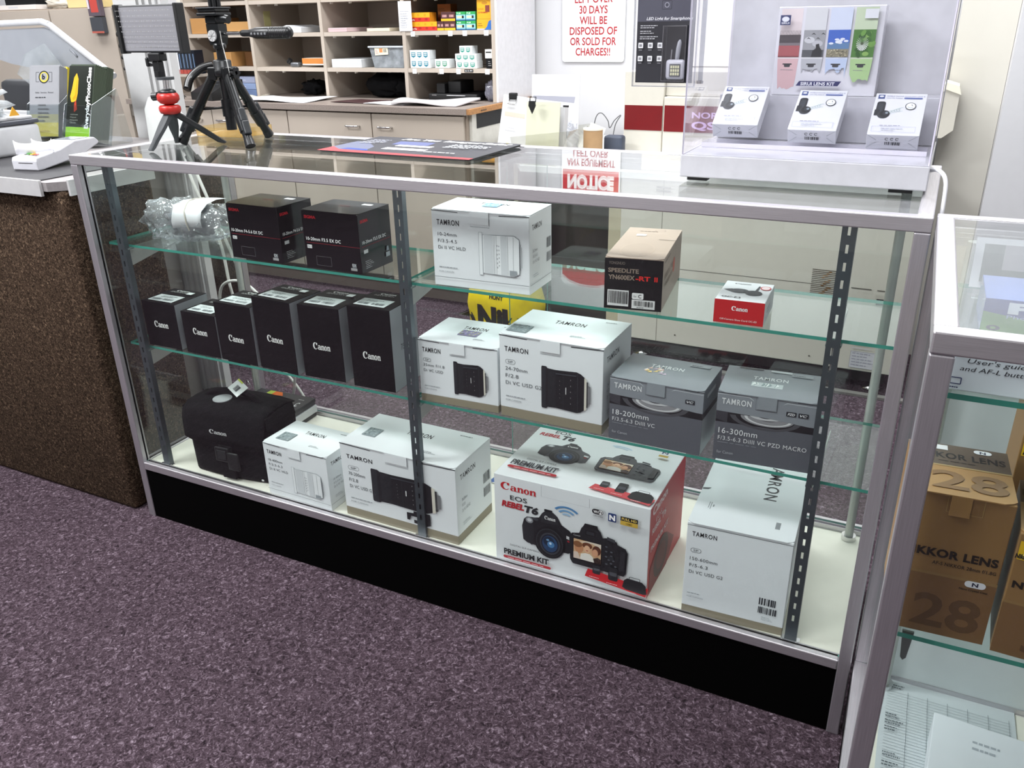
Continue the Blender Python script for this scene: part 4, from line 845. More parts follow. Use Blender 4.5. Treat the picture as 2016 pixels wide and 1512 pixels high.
mb = MB(); mb.tube(curve([(.017, -.010, .252), (.022, -.013, .222), (.030, -.015, .185), (.034, -.015, .150)]), .0008, ink('#dcdcd8'), n=5); mb.build('tag_string', e)
A = Art(.015, .036); o = decal('price_tag', A, FRONT(), e, base='#eef0f0', loc=(.030, -.017, .112), rot=(0, R(-12), 0))

# white display stand with a clear acrylic hood
e = empty('display_stand', (1.383, .165, ZT), 0, 'white product display stand with clear acrylic hood on the glass top', 'display stand')
BW, BD = .394, .31
mb = MB(); mb.box(0, BW, 0, BD, .006, .044, WHITEP, r=.002); mb.build('base', e)
for x, y in ((.012, .008), (BW - .055, .008), (.012, BD - .03), (BW - .055, BD - .03)): mb = MB(); mb.box(x, x + .035, y, y + .02, 0, .0065, BLACKP); mb.build('foot', e)
mb = MB(); mb.box(.006, BW - .006, .232, BD - .006, .0445, .125, WHITEP, r=.001); mb.build('stepped_riser', e)
mb = pane(.010, BW - .010, .100, .150, .0445, .0525, 'z', ACRYL, M('acrylic_edge', '#e9e6f0', .2)); mb.build('clear_ledge', e)
mb = MB(); mb.box(.004, BW, BD - .004, BD, .0445, .52, SCREENW); mb.build('back_panel', e)
mb = pane(.002, BW - .002, .001, .004, .0445, .52, 'y', ACRYL, M('acrylic_edge', '#e9e6f0', .2)); mb.build('acrylic_front', e)
mb = pane(.001, .004, .004, BD - .005, .0445, .52, 'x', ACRYL, MC['acrylic_edge']); mb.build('acrylic_side', e)
mb = pane(BW - .004, BW - .001, .004, BD - .005, .0445, .52, 'x', ACRYL, MC['acrylic_edge']); mb.build('acrylic_side', e)
mb = MB(); mb.cyl((.006, .075, .16), (.006, .075, .50), .0042, glassmat('clear_rod', '#dfe1e6', .12), n=12); mb.cyl((.006, .075, .155), (.006, .075, .16), .006, CHROME, n=12); mb.build('support_rod', e)
# three small boxes leaning back on it
def sirui_front(w, h):
    F = Art(w, h); F.rect(.05, .86, .13, .10, '#3c4f86'); F.ell(.115, .92, w * .045, w * .028, '#e9ebf2'); F.text('MOBILE PHONE AUXILIARY LENS &', .22, .915, .74, .028, '#7f86ae'); F.text('Lens Clip Adapter', .22, .868, .32, .03, '#8a90b4'); F.rrect(.56, .862, .36, .034, '#5666a0', .5)
    F.rrect(.06, .52, .17, .27, '#23272c', .35); F.rrect(.09, .545, .10, .2, '#343a41', .35); F.rect(.04, .45, .1, .14, '#23272c')
    F.ell(.22, .47, w * .115, w * .12, '#33373c'); F.ell(.25, .49, w * .10, w * .11, '#16191d'); F.ell(.27, .50, w * .06, w * .07, '#2c3138'); F.ell(.285, .51, w * .028, w * .032, '#8b97a0')
    for k in range(5): F.arc(.36 + k * .05, .535 + k * .017, w * (.035 + k * .006), w * (.028 + k * .006), 60, 300, '#7fa59c', n=10)
    F.ell(.72, .68, w * .105, w * .118, '#3d454a'); F.ell(.72, .68, w * .088, w * .10, '#eef1f2'); F.arc(.72, .68, w * .06, w * .045, 200, 330, '#9fb4bd', n=8); F.ell(.745, .70, w * .008, w * .03, '#5a6a72', rot=20)
    F.outline(.06, .06, .84, .13, '#b3b7cf', .0005, .05); F.micro(.2, .19, .6, .03, 1, '#77799c', 3); F.micro(.24, .08, .5, .08, 2, '#bcc0d4', 5); return F
for k, (x, y, z, w, yaw, lab) in enumerate([(1.406, .280, 1.0505, .081, 1, 'left'), (1.540, .277, 1.046, .081, -1, 'middle'), (1.6705, .273, 1.043, .081, 0, 'right')]):
    h, d = .110, .028
    B = Art(w, d); B.poly([(0, 1), (.18, .6), (.2, .6), (.01, 1)], '#aab0b5'); B.poly([(1, 1), (.82, .6), (.80, .6), (.99, 1)], '#aab0b5'); B.poly([(0, 0), (.2, .45), (.18, .46), (0, .02)], '#b9bec2'); B.poly([(1, 0), (.8, .45), (.82, .46), (1, .02)], '#b9bec2')
    for q in range(3): B.arc(.39 + q * .1, .70, .0028, .0019, 20, 320, '#2b2e33', n=8)
    B.bars(.36, .28, .30, .22, '#33363c', 3, 16)
    lb = {'left': 'left of the three small white boxes leaning inside the acrylic display', 'middle': 'middle small white box in the display, glossier, in front of the poster', 'right': 'small white box at the right side of the acrylic display'}[lab]
    e2 = empty('phone_lens_box', (x, y, z), yaw, lb, 'box', 'small white boxes leaning in the acrylic display')
    mb = MB(); mb.box(0, w, 0, d, 0, h, cardmat('#dfe1e5', .35, 1), r=.0008)
    sirui_front(w, h).put(mb, FRONT(), False); B.put(mb, Matrix(((1, 0, 0, 0), (0, -1, 0, d), (0, 0, -1, 0), (0, 0, 0, 1))), False)
    e2.rotation_euler = (R(-58), 0, R(yaw)); mb.build('carton', e2)
# poster box at the back
w, h = .180, .15
F = Art(w, h)
for k, (c0, c1) in enumerate((('#dcb8ba', '#e8dcdc'), ('#b9bcc0', '#d6d8da'), ('#bccbe4', '#d0d9ea'), ('#a9c98e', '#c4d3b4'))):
    x0 = .03 + k * .235; ww = .205
    F.rect(x0, .42, ww, .56, c1); rn = random.Random(k)
    F.poly([(x0, .42), (x0 + ww, .42), (x0 + ww - .01, .2 + .08 * (k % 2))] + [(x0 + ww - .02 - i * ww / 9, (.05 if k in (0,) else .16) + .06 * rn.random() + (.10 if k in (1, 2) else 0)) for i in range(8)] + [(x0 + .01, .25)], c0)
    F.rrect(x0 + .07, .325, .06, .035, '#3b3d42', .4); F.rect(x0 + .055, .352, .09, .014, '#2b2d31'); F.micro(x0 + .04, .285, .13, .018, 1, '#8a8a90', k)
    y0, y1 = .44, .74
    if k == 0:
        F.rect(x0, y0, ww, .13, '#a85a5e'); F.rect(x0, y0 + .13, ww, .03, '#7b7377'); F.rect(x0, y0 + .16, ww, .09, '#4c4448'); F.rect(x0, y0, ww, .012, '#7d3a40')
        for i in range(14): F.poly([(x0 + i * ww / 14, y0 + .25), (x0 + i * ww / 14 + .004, y0 + .25), (x0 + i * ww / 14 + .012, y0 + .30), (x0 + i * ww / 14 + .009, y0 + .30)], '#4c4448')
    if k == 1:
        F.rect(x0, y0, ww, .3, '#9b9da0'); F.rect(x0, y0, ww, .08, '#55585c'); F.ell(x0 + .06, y0 + .19, w * .05, w * .03, '#c9cbce'); F.ell(x0 + .14, y0 + .15, w * .05, w * .03, '#bdbfc3')
        F.poly([(x0 + .09, y0), (x0 + .10, y0 + .07), (x0 + .13, y0 + .10), (x0 + .125, y0 + .14), (x0 + .155, y0 + .15), (x0 + .165, y0 + .11), (x0 + .19, y0 + .07), (x0 + .19, y0)], '#26282b')
        for i in range(4): a, b_ = x0 + .03 + i * .045, y0 + .2 + (i % 2) * .05; F.poly([(a, b_), (a + .02, b_ + .02), (a + .045, b_ - .005), (a + .02, b_ + .008)], '#2c2e32')
    if k == 2:
        F.rect(x0, y0 + .15, ww, .15, '#3f66bd'); F.rect(x0, y0 + .09, ww, .07, '#5c80a8'); F.rect(x0, y0, ww, .09, '#8b8670')
        for i in range(9): F.ell(x0 + .03 + rn.random() * .15, y0 + .15 + rn.random() * .05, w * .022, w * .010, '#e3e9f2')
        for i in range(40): F.rect(x0 + rn.random() * .19, y0 + rn.random() * .08, .012, .007, ('#b5ad8f', '#5f5d4d', '#cfc7a8')[i % 3])
    if k == 3:
        F.rect(x0, y0, ww, .3, '#4b7a36')
        for i in range(14): F.ell(x0 + .01 + rn.random() * .18, y0 + .02 + rn.random() * .26, w * .03, w * .02, ('#2f5a26', '#6d9c4a', '#86ad5b', '#3d6b2c')[i % 4], rot=60 * i)
        for i in range(22): t = i * 2 * math.pi / 22; F.poly([(x0 + .09, y0 + .15), (x0 + .09 + .055 * math.cos(t), y0 + .15 + .08 * math.sin(t)), (x0 + .095 + .055 * math.cos(t + .1), y0 + .15 + .08 * math.sin(t + .1))], '#e6ece4')
        F.ell(x0 + .09, y0 + .15, w * .014, w * .014, '#4e5a44')
F.rect(.03, .80, .10, .11, '#323a68'); F.ell(.08, .865, w * .036, w * .024, '#e7e9f0'); F.text('SIRUI', .042, .812, .076, .022, '#e7e9f0', bold=.02)
F.poly([(.245, .115), (.275, .17), (.68, .17), (.65, .115)], '#2c2f63'); F.text('SIRUI LENS KIT', .29, .123, .33, .036, '#eef0f6', bold=.03); F.rect(.82, .86, .12, .10, '#dfe3e6')
e = empty('lens_kit_box', (1.484, .400, ZT + .1255), 0, 'white lens kit box with four coloured photo strips at the back of the display', 'box')
mb = MB(); mb.box(0, w, 0, .045, 0, h, cardmat('#e4e4ea', .35, 1), r=.001); F.put(mb, FRONT()); T = Art(w, .045)
for i in range(7): T.poly([(.1 + i * .09, .1), (.14 + i * .09, .12), (.28 + i * .09, .9), (.26 + i * .09, .9)], ('#2e2f45', '#5b4a86')[i % 2])
T.put(mb, TOP(0, 0, h)); mb.build('carton', e)
# blister pack hanging on the hood
e = empty('blister_pack', (1.250, .300, ZT + .151), 0, 'black blister pack with a small white LED phone light hanging beside the display', 'blister pack')
w, h = .108, .150
F = Art(w, h); F.rect(.0, 0, 1, .70, '#26262d'); F.rect(0, .70, 1, .30, '#4b4b58'); F.outline(.42, .83, .17, .10, '#2c2c36', .0009, .1); F.ell(.505, .88, .0045, .0045, '#8b8b97'); F.ell(.505, .88, .003, .003, '#3c3c48'); F.text('LED Light for Smartphones', .16, .715, .80, .034, '#d8d8de', bold=.02, shear=.25)
for i in range(3): F.micro(.06, .62 - i * .062, .32, .045, 2, '#c9c9cf', i); 
for j in range(2):
    for i in range(3): F.rrect(.04 + i * .17, .40 - j * .15, .085, .062, '#dcdce0', .1); F.rect(.055 + i * .17, .415 - j * .15, .05, .03, '#85858c'); F.rect(.05 + i * .17, .375 - j * .15, .06, .008, '#8a8a90')
mb = MB(); mb.flat = True; mb.box(0, w, .0002, .0012, 0, h, M('printed_card', '#202026', .5)); F.put(mb, FRONT(0, 0, 0)); mb.build('backing_card', e)
mb = MB(); mb.box(-.006, w + .006, .0014, .0022, -.007, h + .008, ACRYL); 
for a in ((-.006, w + .006, -.0035, .0012, -.007, -.005), (-.006, w + .006, -.0035, .0012, h + .006, h + .008), (-.006, -.004, -.0035, .0012, -.005, h + .006), (w + .004, w + .006, -.0035, .0012, -.005, h + .006)): mb.box(*a, glassmat('shell_rim', '#d8dadf', .18))
mb.box(.056, .100, -.024, -.0235, .004, .098, ACRYL); 
for a in ((.056, .0575, -.0235, -.0005, .004, .098), (.0985, .100, -.0235, -.0005, .004, .098), (.0575, .0985, -.0235, -.0005, .0965, .098), (.0575, .0985, -.0235, -.0005, .004, .0055)): mb.box(*a, MC['shell_rim'])
mb.build('clear_shell', e)
l = MB(); l.box(.062, .097, -.018, -.006, .007, .041, WHITEP, r=.005); l.box(.070, .0905, -.0195, -.0178, .012, .034, M('led_bezel', '#5f6064', .4), r=.001)
for i in range(4):
    for j in range(3): l.box(.0725 + i * .0043, .0757 + i * .0043, -.0203, -.0194, .0145 + j * .006, .0190 + j * .006, M('led_chip', '#d9d8b4', .35))
l.tube([(.081, -.010, .040), (.0815, -.010, .046), (.083, -.010, .060), (.0845, -.010, .070), (.085, -.010, .0745)], .004, M('clip_grey', '#a9abb0', .25), n=12, rs=[.0036, .0042, .0045, .0038, .0012]); l.cyl((.070, -.011, .040), (.071, -.011, .058), .0013, CHROME, n=8)
l.build('phone_light', e)
mb = MB(); mb.cyl((.054, .004, h + .012), (.134, .004, h + .012), .0015, CHROME, n=8); mb.cyl((.054, .0018, h + .004), (.054, .004, h + .012), .0012, CHROME, n=8); mb.build('hang_hook', e)
# power cord of the display
tag(MB().tube(curve([(1.776, .20, 1.000), (1.788, .17, 1.006), (1.8, .14, .998), (1.8035, .12, .97), (1.803, .09, .9), (1.8015, .06, .7)]), .0032, M('cord_white', '#e2e2e6', .4)).build('power_cord'), 'white power cord dropping between the two display cases', 'cord')
# ------------------------------------------------------------------ things on the left counter (top at z = .9)
# card reader
e = empty('card_reader', (-.455, .09, .903), 0, 'white card payment terminal with curled paper slips on the left counter', 'card reader')
e.rotation_euler = (0, 0, R(99)); e.location = (-.285, .08, .903); e.scale = (.80, .90, .80)
mb = MB(); WP2 = M('terminal_white', '#bcbcc2', .3)
mb.prism([(0, 0), (0, .028), (.004, .040), (.10, .052), (.17, .072), (.26, .072), (.275, .060), (.275, .05), (.19, .02), (.02, 0)], -.045, .045, WP2, axis='y'); mb.build('terminal_body', e, bevel=.004).rotation_euler = (0, 0, 0)
mb = MB(); mb.box(.175, .245, -.033, .033, .0722, .0735, M('terminal_screen', '#7d8288', .15)); mb.build('screen', e)
mb = MB(); mb.box(-.0006, .0004, -.03, .02, .022, .024, ink('#1a1a1c')); mb.build('card_slot', e)
mb = MB(); 
for i, c in enumerate(('#b23a30', '#d8b02c', '#3f8f3f', '#b9c43a')): mb.box(.02 + i * .004, .034 + i * .004, -.03 + i * .015, -.019 + i * .015, .0455, .0475, ink(c), r=.001)
mb.build('key', e)
pp = M('receipt_paper', '#eeeef2', .6, var=.01)
for k, (x, y) in enumerate(((.028, .010), (.075, -.012))):
    mb = MB(); vs = []; 
    for i in range(9): u = i / 8; vs += [(x + .012 * math.sin(u * 5), y - .035 + .062 * u, .046), (x + .012 * math.sin(u * 5), y - .035 + .062 * u, .078 + .012 * abs(2 * u - 1) ** 2)]
    mb.raw(vs, [(2 * i, 2 * i + 1, 2 * i + 3, 2 * i + 2) for i in range(8)], pp, None, True); o = mb.build('paper_slip', e); mo = o.modifiers.new('s', 'SOLIDIFY'); mo.thickness = .0005
# brochure holders
def brochures(name, label, x, y, rz, w, n, face, back, art, h=.215, th=.0026, backart=None):
    e = empty(name, (x, y, .9012 + (n * th + .014) * .345), rz, label, 'brochures')
    tilt = Matrix.Rotation(R(-20), 4, 'X')
    for k in range(n):
        mb = MB(); mb.flat = False; dz = .006 * ((k * 7) % 3) / 2 if k < n * .6 else .010
        c = face if k < n * .62 else back
        mb.box(.004, .004 + w, .006 + k * th, .006 + k * th + th * .8, .004, h + dz, cardmat(c, .35), mat=tilt)
        if k == 0: art.put(mb, tilt @ FRONT(.004, .006, .004), True)
        mb.build('brochure', e)
    mb = MB(); D = n * th + .012; hm = glassmat('holder_acrylic', '#f2f5f6', .07); ed = glassmat('holder_edge', '#dfe5e7', .25)
    mb.box(0, w + .008, .0, .002, 0, .10, hm, mat=tilt); mb.box(0, w + .008, D, D + .002, 0, .17, hm, mat=tilt)
    for x0 in (0, w + .006): mb.prism([(0, 0), (D, 0), (D, .17), (0, .10)], x0, x0 + .002, hm, tilt, axis='x')
    mb.box(0, w + .008, 0, D + .002, 0, .002, hm, mat=tilt)
    for x0 in (0, w + .0075): mb.cyl(tilt @ Vector((x0, 0, .1)), tilt @ Vector((x0, D, .17)), .0009, ed, n=6); mb.cyl(tilt @ Vector((x0, 0, .0)), tilt @ Vector((x0, 0, .1)), .0009, ed, n=6)
    mb.build('acrylic_holder', e)
    mb = MB(); mb.prism([(D + .004, -(n * th + .014) * .34), (D + .09, -(n * th + .014) * .34), (D + .066, .13)], .01, w, hm, axis='x'); mb.build('holder_foot', e)
    return e
A = Art(.099, .211); A.rect(0, 0, 1, .2, '#b7ab5a'); A.rect(0, .2, 1, .8, '#8e8f93'); A.rect(0, .2, 1, .12, '#a09c80')
A.outline(.22, .78, .15, .14, '#26272b', .0012, .05); A.rect(.34, .775, .05, .15, '#8e8f93'); A.outline(.63, .78, .15, .14, '#26272b', .0012, .05); A.rect(.60, .775, .06, .15, '#8e8f93')
A.ell(.5, .85, .018, .019, '#2b2c30'); A.ell(.5, .85, .0145, .0155, '#b9ab49'); A.ell(.5, .855, .0105, .0115, '#8e8f93'); A.text('b', .44, .82, .10, .07, '#1d1e21', bold=.05)
A.text('Sales  Service  Rental', .2, .62, .62, .022, '#3a3b3f'); A.micro(.2, .54, .6, .04, 1, '#3a3b3f'); A.micro(.3, .2, .4, .28, 5, '#6c6d70', 4); A.text('PHOTO', .3, .06, .4, .03, '#8a6a1e')
brochures('brochure_stack', 'grey and yellow camera shop brochures in a clear holder, left of the two', -.745, .415, 17, .101, 22, '#87888c', '#d8c22e', A)
A = Art(.099, .211); A.rect(0, 0, 1, 1, '#202520'); A.rect(0, 0, 1, .155, '#8fc131'); A.poly([(.16, .50), (.10, .58), (.16, .68), (.22, .84), (.32, .90), (.40, .82), (.40, .62), (.36, .52), (.24, .50)], '#d9a52b'); A.poly([(.2, .55), (.3, .6), (.34, .8), (.36, .82), (.36, .56), (.25, .52)], '#c48d1f')
A.poly([(.30, .50), (.36, .53), (.38, .46), (.42, .4), (.3, .36), (.28, .44)], '#a33a2b'); A.text('EverydayPhotoClass', .90, .14, None, .075, '#eef0ee', bold=.03, rot=90)
for i, s_ in enumerate(('Additional', 'Digital', 'Photography', 'Classes')): A.text(s_, .16, .32 - i * .038, .1 + .02 * len(s_), .02, '#a9ad9f')
A.micro(.2, .07, .6, .05, 2, '#b9d96a', 4)
tx = A.it
brochures('brochure_stack', 'black and green photo class brochures in a clear holder, right of the two', -.575, .410, 4, .101, 26, '#33402f', '#2c3828', A)
# white photo kiosk with raised lid
e = empty('photo_kiosk', (0, 0, 0), 0, 'white photo kiosk with raised translucent lid at the far left of the counter', 'photo kiosk')
KW = M('kiosk_white', '#b9babd', .4)
mb = MB(); mb.box(-1.25, -.555, .02, .335, .902, .985, KW, r=.012); mb.box(-1.25, -.80, .336, .58, .902, .985, KW, r=.008); mb.box(-1.24, -1.20, .565, .58, .985, 1.22, KW); mb.box(-1.25, -.555, .02, .335, .985, .997, M('kiosk_seam', '#43464f', .4), r=.003); mb.build('kiosk_body', e)
mb = MB(); mb.box(-1.23, -.565, .03, .325, .997, 1.006, KW, r=.003)
vs, fs = bulge(-.76, .19, 1.035, .16, .11, .035, .9, 3, sc=5.); mb.raw(vs, fs, glassmat('crumpled_film', '#e9edef', .18, rough=.08, haze=.25), None, True); mb.build('film_tray', e)
mb = MB(); pts = [(-1.35, 1.245), (-.80, 1.252), (-.765, 1.243), (-.52, 1.095), (-.66, 1.075), (-1.0, 1.12), (-1.35, 1.20)]
inner = [(-1.35, 1.225), (-.80, 1.236), (-.775, 1.23), (-.545, 1.094), (-.66, 1.085), (-1.0, 1.128), (-1.35, 1.205)]
tl = Matrix.Translation((0, .60, 0))
mb.prism(inner, -.004, .004, M('lid_grey_film', '#8b8e94', .18, var=.08, scale=6), tl, axis='y')
mb.build('lid', e)
mb = MB()
for i in range(3):
    a, b_ = pts[i], pts[i + 1]; mb.cyl((a[0], .592, a[1]), (b_[0], .592, b_[1]), .010, KW, n=10)
mb.build('lid_rim', e)
mb = MB(); mb.tube([(-.70, .596, 1.17), (-.685, .594, 1.163), (-.672, .594, 1.15)], .003, M('lid_handle', '#86898f', .3)); mb.build('lid_handle', e)
mb = MB(); mb.prism([(-.80, 1.026), (-.72, 1.026), (-.68, 1.10), (-.76, 1.19), (-.86, 1.16), (-.92, 1.10)], .552, .558, glassmat('clear_film', '#eef1f2', .12, rough=.05, haze=.10), axis='y'); mb.build('clear_guide', e)
mb = MB(); mb.prism([(.25, 1.010), (.28, 1.010), (.265, 1.034)], -.556, -.554, ink('#d39a2a'), axis='x'); mb.build('warning_label', e)
mb = MB(); mb.box(-1.15, -.86, .63, .69, .901, 1.075, M('dark_device', '#24262a', .5), r=.02); tag(mb.build('dark_device'), 'dark rounded device standing behind the photo kiosk', 'device')
# frosted white panel right of the brochures
mb = MB(); mb.prism([(-.43, .902), (-.25, .902), (-.25, .955), (-.30, 1.03), (-.40, 1.035), (-.425, 1.0)], .60, .606, M('frosted_panel', '#d9dcda', .25, var=.03), axis='y')
o = tag(mb.build('frosted_panel'), 'pale frosted plastic panel behind the red table tripod', 'panel')

# ------------------------------------------------------------------ back wall cabinets, worktop, shelf unit
YF = 1.93
e = empty('base_cabinet', (0, 0, 0), 0, 'long beige base cabinet with drawers along the back wall', 'cabinet')
mb = MB(); mb.box(-2.06, -.045, YF, 2.60, .10, .862, LAMD); mb.box(-2.0, -.06, YF + .05, 2.58, 0, .10, M('toe_kick', '#6d635c', .7)); mb.build('cabinet_body', e)
mb = MB(); mb.box(-.0445, -.03, YF + .02, 2.60, 0, .862, M('end_panel_white', '#c9c7bf', .6)); mb.box(-.0442, -.028, YF + .06, 2.5, .80, .86, BLACKM); mb.build('end_panel', e)
def pull(x, z, parent, w=.065):
    mb = MB(); mb.tube(curve([(x, 0, 0), (x + .002, -.022, 0), (x + w / 2, -.024, 0), (x + w - .002, -.022, 0), (x + w, 0, 0)], 5), .004, CHROME, n=8); o = mb.build('handle', parent); o.location = (0, YF - .018, z); return o
edges = [-2.055, -1.96, -1.49, -1.01, -.527, -.05]
for i in range(1, 5):
    x0, x1 = edges[i] + .003, edges[i + 1] - .003
    mb = MB(); mb.box(x0, x1, YF - .018, YF - .0005, .745, .855, LAM, r=.001); d_ = mb.build('drawer', e)
    pull(x1 - .13 if i % 2 else x0 + .04, .80, d_)
    mb = MB(); mb.box(x0, x1, YF - .018, YF - .0005, .11, .739, LAM, r=.001); d2 = mb.build('door', e)
mb = MB(); mb.box(-2.07, -.03, 1.90, 2.61, .8625, .887, CTOP); mb.box(-.030, -.012, 1.905, 2.61, .864, .886, M('chipboard_edge', '#a87a4e', .8, var=.2, scale=90))
for y in (2.0, 2.2, 2.42): mb.box(-.0125, -.0105, y, y + .05, .872, .876, ink('#4a3522'))
tag(mb.build('worktop'), 'grey speckled worktop on the beige drawers at the back', 'worktop')
# shelf unit standing on the worktop
e = empty('shelf_unit', (0, 0, 0), 0, 'beige open pigeonhole shelf unit standing on the back worktop', 'shelf unit')
US = [-1.874, -1.434, -.984, -.513, -.048]; UF, UB, UT = 2.20, 2.58, 2.10
for x in US:
    mb = MB(); mb.box(x - .009, x + .009, UF, UB, .888, UT, LAM); mb.build('upright', e)
mb = MB(); mb.box(-1.87, -.05, UB, UB + .012, .888, UT, LAM); mb.build('back_board', e)
mb = MB(); mb.box(-.039, -.030, UF + .001, UB + .012, .888, UT, M('unit_side_white', '#d4d4d8', .6)); mb.build('side_panel', e)
SZ = (1.030, 1.190, 1.340, 1.52, 1.72, 1.92)
for i in range(4):
    for z in SZ: mb = MB(); mb.box(US[i] + .0095, US[i + 1] - .0095, UF + .002, UB - .001, z - .018, z, LAM); mb.build('shelf', e)
for x in US[:-1]:      # shelf pins
    for z in SZ[:3]:
        mb = MB(); mb.box(x + .05, x + .058, UF + .02, UF + .035, z - .026, z - .0185, ink('#d9d4cb')); mb.box(x + .16, x + .168, UF + .02, UF + .035, z - .026, z - .0185, ink('#d9d4cb')); mb.build('shelf_pin', e)
def small(name, label, cat, x0, x1, y0, y1, z0, z1, col, group=None, art=None, side=None, r=.001, rough=.5, yaw=0, mat=None, topart=None):
    mb = MB(); mb.box(0, x1 - x0, 0, y1 - y0, 0, z1 - z0, mat or cardmat(col, rough), r=r)
    if art: A = Art(x1 - x0, z1 - z0); art(A); A.put(mb, FRONT())
    if side: A = Art(y1 - y0, z1 - z0); side(A); A.put(mb, RIGHT(x1 - x0))
    if topart: A = Art(x1 - x0, y1 - y0); topart(A); A.put(mb, TOP(0, 0, z1 - z0))
    o = mb.build(name); o.location = (x0, y0, z0 + .0004); o.rotation_euler = (0, 0, R(yaw)); return tag(o, label, cat, group)
Y0 = UF + .015
def kod_yr(n):
    def f(A):
        A.rect(0, .45, 1, .55, '#e3a51e')
        A.rect(0, 0, 1, .45, '#c62f24')
        for i in range(n): A.ell((i + .3) / n, .72, A.H * .16, A.H * .14, '#d99216'); A.ell((i + .5) / n, .28, A.H * .2, A.H * .14, '#a8231d')
        A.text('ColorPlus', .03, .12, .22, .2, '#f2dcd8', bold=.03)
    return f
G1 = 'film boxes on the upper right shelf'
small('film_box', 'upper yellow and red film pack stacked at the left of the top right shelf', 'box', -.485, -.378, Y0, Y0 + .06, 1.228, 1.266, '#d88f22', G1, kod_yr(3))
small('film_box', 'lower yellow and red film pack, wider, under the other at the shelf left', 'box', -.485, -.342, Y0, Y0 + .06, 1.1905, 1.2275, '#d88f22', G1, kod_yr(4))
small('film_box', 'tall dark orange film carton standing at the back of the film shelf', 'box', -.395, -.325, Y0 + .10, Y0 + .16, 1.1905, 1.30, '#9c5a18', G1, lambda A: (A.rect(0, .3, 1, .3, '#6e2f14'), A.micro(.1, .7, .7, .15, 2, '#5a3410')))
def ekt(A):
    A.rect(0, .25, 1, .75, '#4a2a2a'); A.rect(0, 0, 1, .25, '#e0b028'); n = 2
    for i in range(n): A.rect(.08 + i * .5, .4, .34, .3, '#9a6a6a'); A.text('100', .12 + i * .5, .45, .26, .2, '#e0c4bc')
small('film_box', 'upper brown and yellow film pack in the middle of the film shelf', 'box', -.318, -.246, Y0, Y0 + .05, 1.2285, 1.266, '#4a2a2a', G1, ekt)
small('film_box', 'lower left brown and yellow film box beside the red film packs', 'box', -.340, -.306, Y0, Y0 + .05, 1.1905, 1.228, '#4a2a2a', G1, ekt)
small('film_box', 'lower right brown and yellow film pack under the upper one', 'box', -.304, -.246, Y0, Y0 + .05, 1.1905, 1.228, '#4a2a2a', G1, ekt)
def fuj(A): A.rect(0, .68, 1, .32, '#2f9a52'); A.rect(0, .12, 1, .55, '#8fc3d0'); A.rect(0, 0, 1, .14, '#26588a'); A.rect(.1, .3, .6, .22, '#dfe3a0'); A.rect(.62, .26, .22, .3, '#1f2326'); A.text('FUJI', .1, .76, .4, .13, '#e6f2ea', bold=.02)
for k, (x0, z0, pos) in enumerate(((-.240, 1.2285, 'upper left'), (-.190, 1.2285, 'upper right'), (-.240, 1.1905, 'lower left'), (-.190, 1.1905, 'lower right'))):
    small('film_box', pos + ' green and blue film box of the four stacked beside the yellow ones', 'box', x0, x0 + .047, Y0, Y0 + .045, z0, z0 + .0372, '#2c8a4b', G1, fuj)
small('film_box', 'tall yellow film box standing on top at the right end of the film shelf', 'box', -.134, -.064, Y0, Y0 + .05, 1.2335, 1.312, '#e0a31c', G1, lambda A: (A.ell(.55, .82, .014, .006, '#b9801c'), A.rect(.6, .35, .3, .35, '#7e3a30'), A.text('ULTRAMAX', .08, .3, .7, .08, '#a8301c', bold=.02), A.text('GOLD', .08, .48, .4, .07, '#a8301c')))
small('film_box', 'yellow film box with blue corner at the right end under the tall yellow one', 'box', -.136, -.062, Y0, Y0 + .05, 1.1905, 1.2330, '#e0a31c', G1, lambda A: (A.poly([(.5, 0), (.98, 0), (.98, .95), (.8, .8), (.68, .3)], '#2f6cb8'), A.micro(.08, .3, .4, .4, 2, '#8a6a1a'), A.rect(0, 0, .5, .1, '#c9c4e0')))
G2 = 'white film boxes on the middle right shelf'
def ilf(n, c):
    def f(A):
        for i in range(n): x = .08 + i * .92 / n; A.rect(x, .3, .62 / n, .48, c); A.rect(x + .1 / n, .4, .4 / n, .1, '#e8eeee'); A.poly([(x, .3), (x + .62 / n, .3), (x + .31 / n, .14)], c); A.rect(x + .08 / n, .6, .45 / n, .1, '#dfe8e8')
    return f
for k, (x0, x1, z0, z1, n_, c, lab) in enumerate([
    (-.497, -.388, 1.0305, 1.0685, 3, '#3c7f92', 'bottom white film pack of the two stacked with teal marks at the shelf left'),
    (-.497, -.389, 1.069, 1.1075, 3, '#3c7f92', 'top white film pack of the two stacked with teal marks at the shelf left'),
    (-.362, -.288, 1.0305, 1.069, 2, '#5a8f76', 'single small white film box with green marks between the stacks'),
    (-.252, -.142, 1.0305, 1.062, 3, '#3f9080', 'bottom white film pack of the three high pyramid'),
    (-.254, -.144, 1.0625, 1.092, 3, '#3f9080', 'middle white film pack of the three high pyramid'),
    (-.230, -.166, 1.0925, 1.125, 2, '#3f9080', 'small white film box on top of the pyramid')]):
    small('film_box', lab, 'box', x0, x1, Y0, Y0 + .055, z0, z1, '#e3e8e9', G2, ilf(n_, c))
small('film_box', 'black film box against the right end of the middle shelf', 'box', -.095, -.060, Y0, Y0 + .04, 1.0305, 1.072, '#1a1b1d', G2, lambda A: A.micro(.3, .2, .5, .6, 3, '#9a9a9a'))
small('film_box', 'white film box with black print standing on the black one at the shelf end', 'box', -.100, -.061, Y0, Y0 + .04, 1.0725, 1.110, '#dcdcd8', G2, lambda A: (A.rect(.1, .6, .7, .15, '#2a2a2a')))
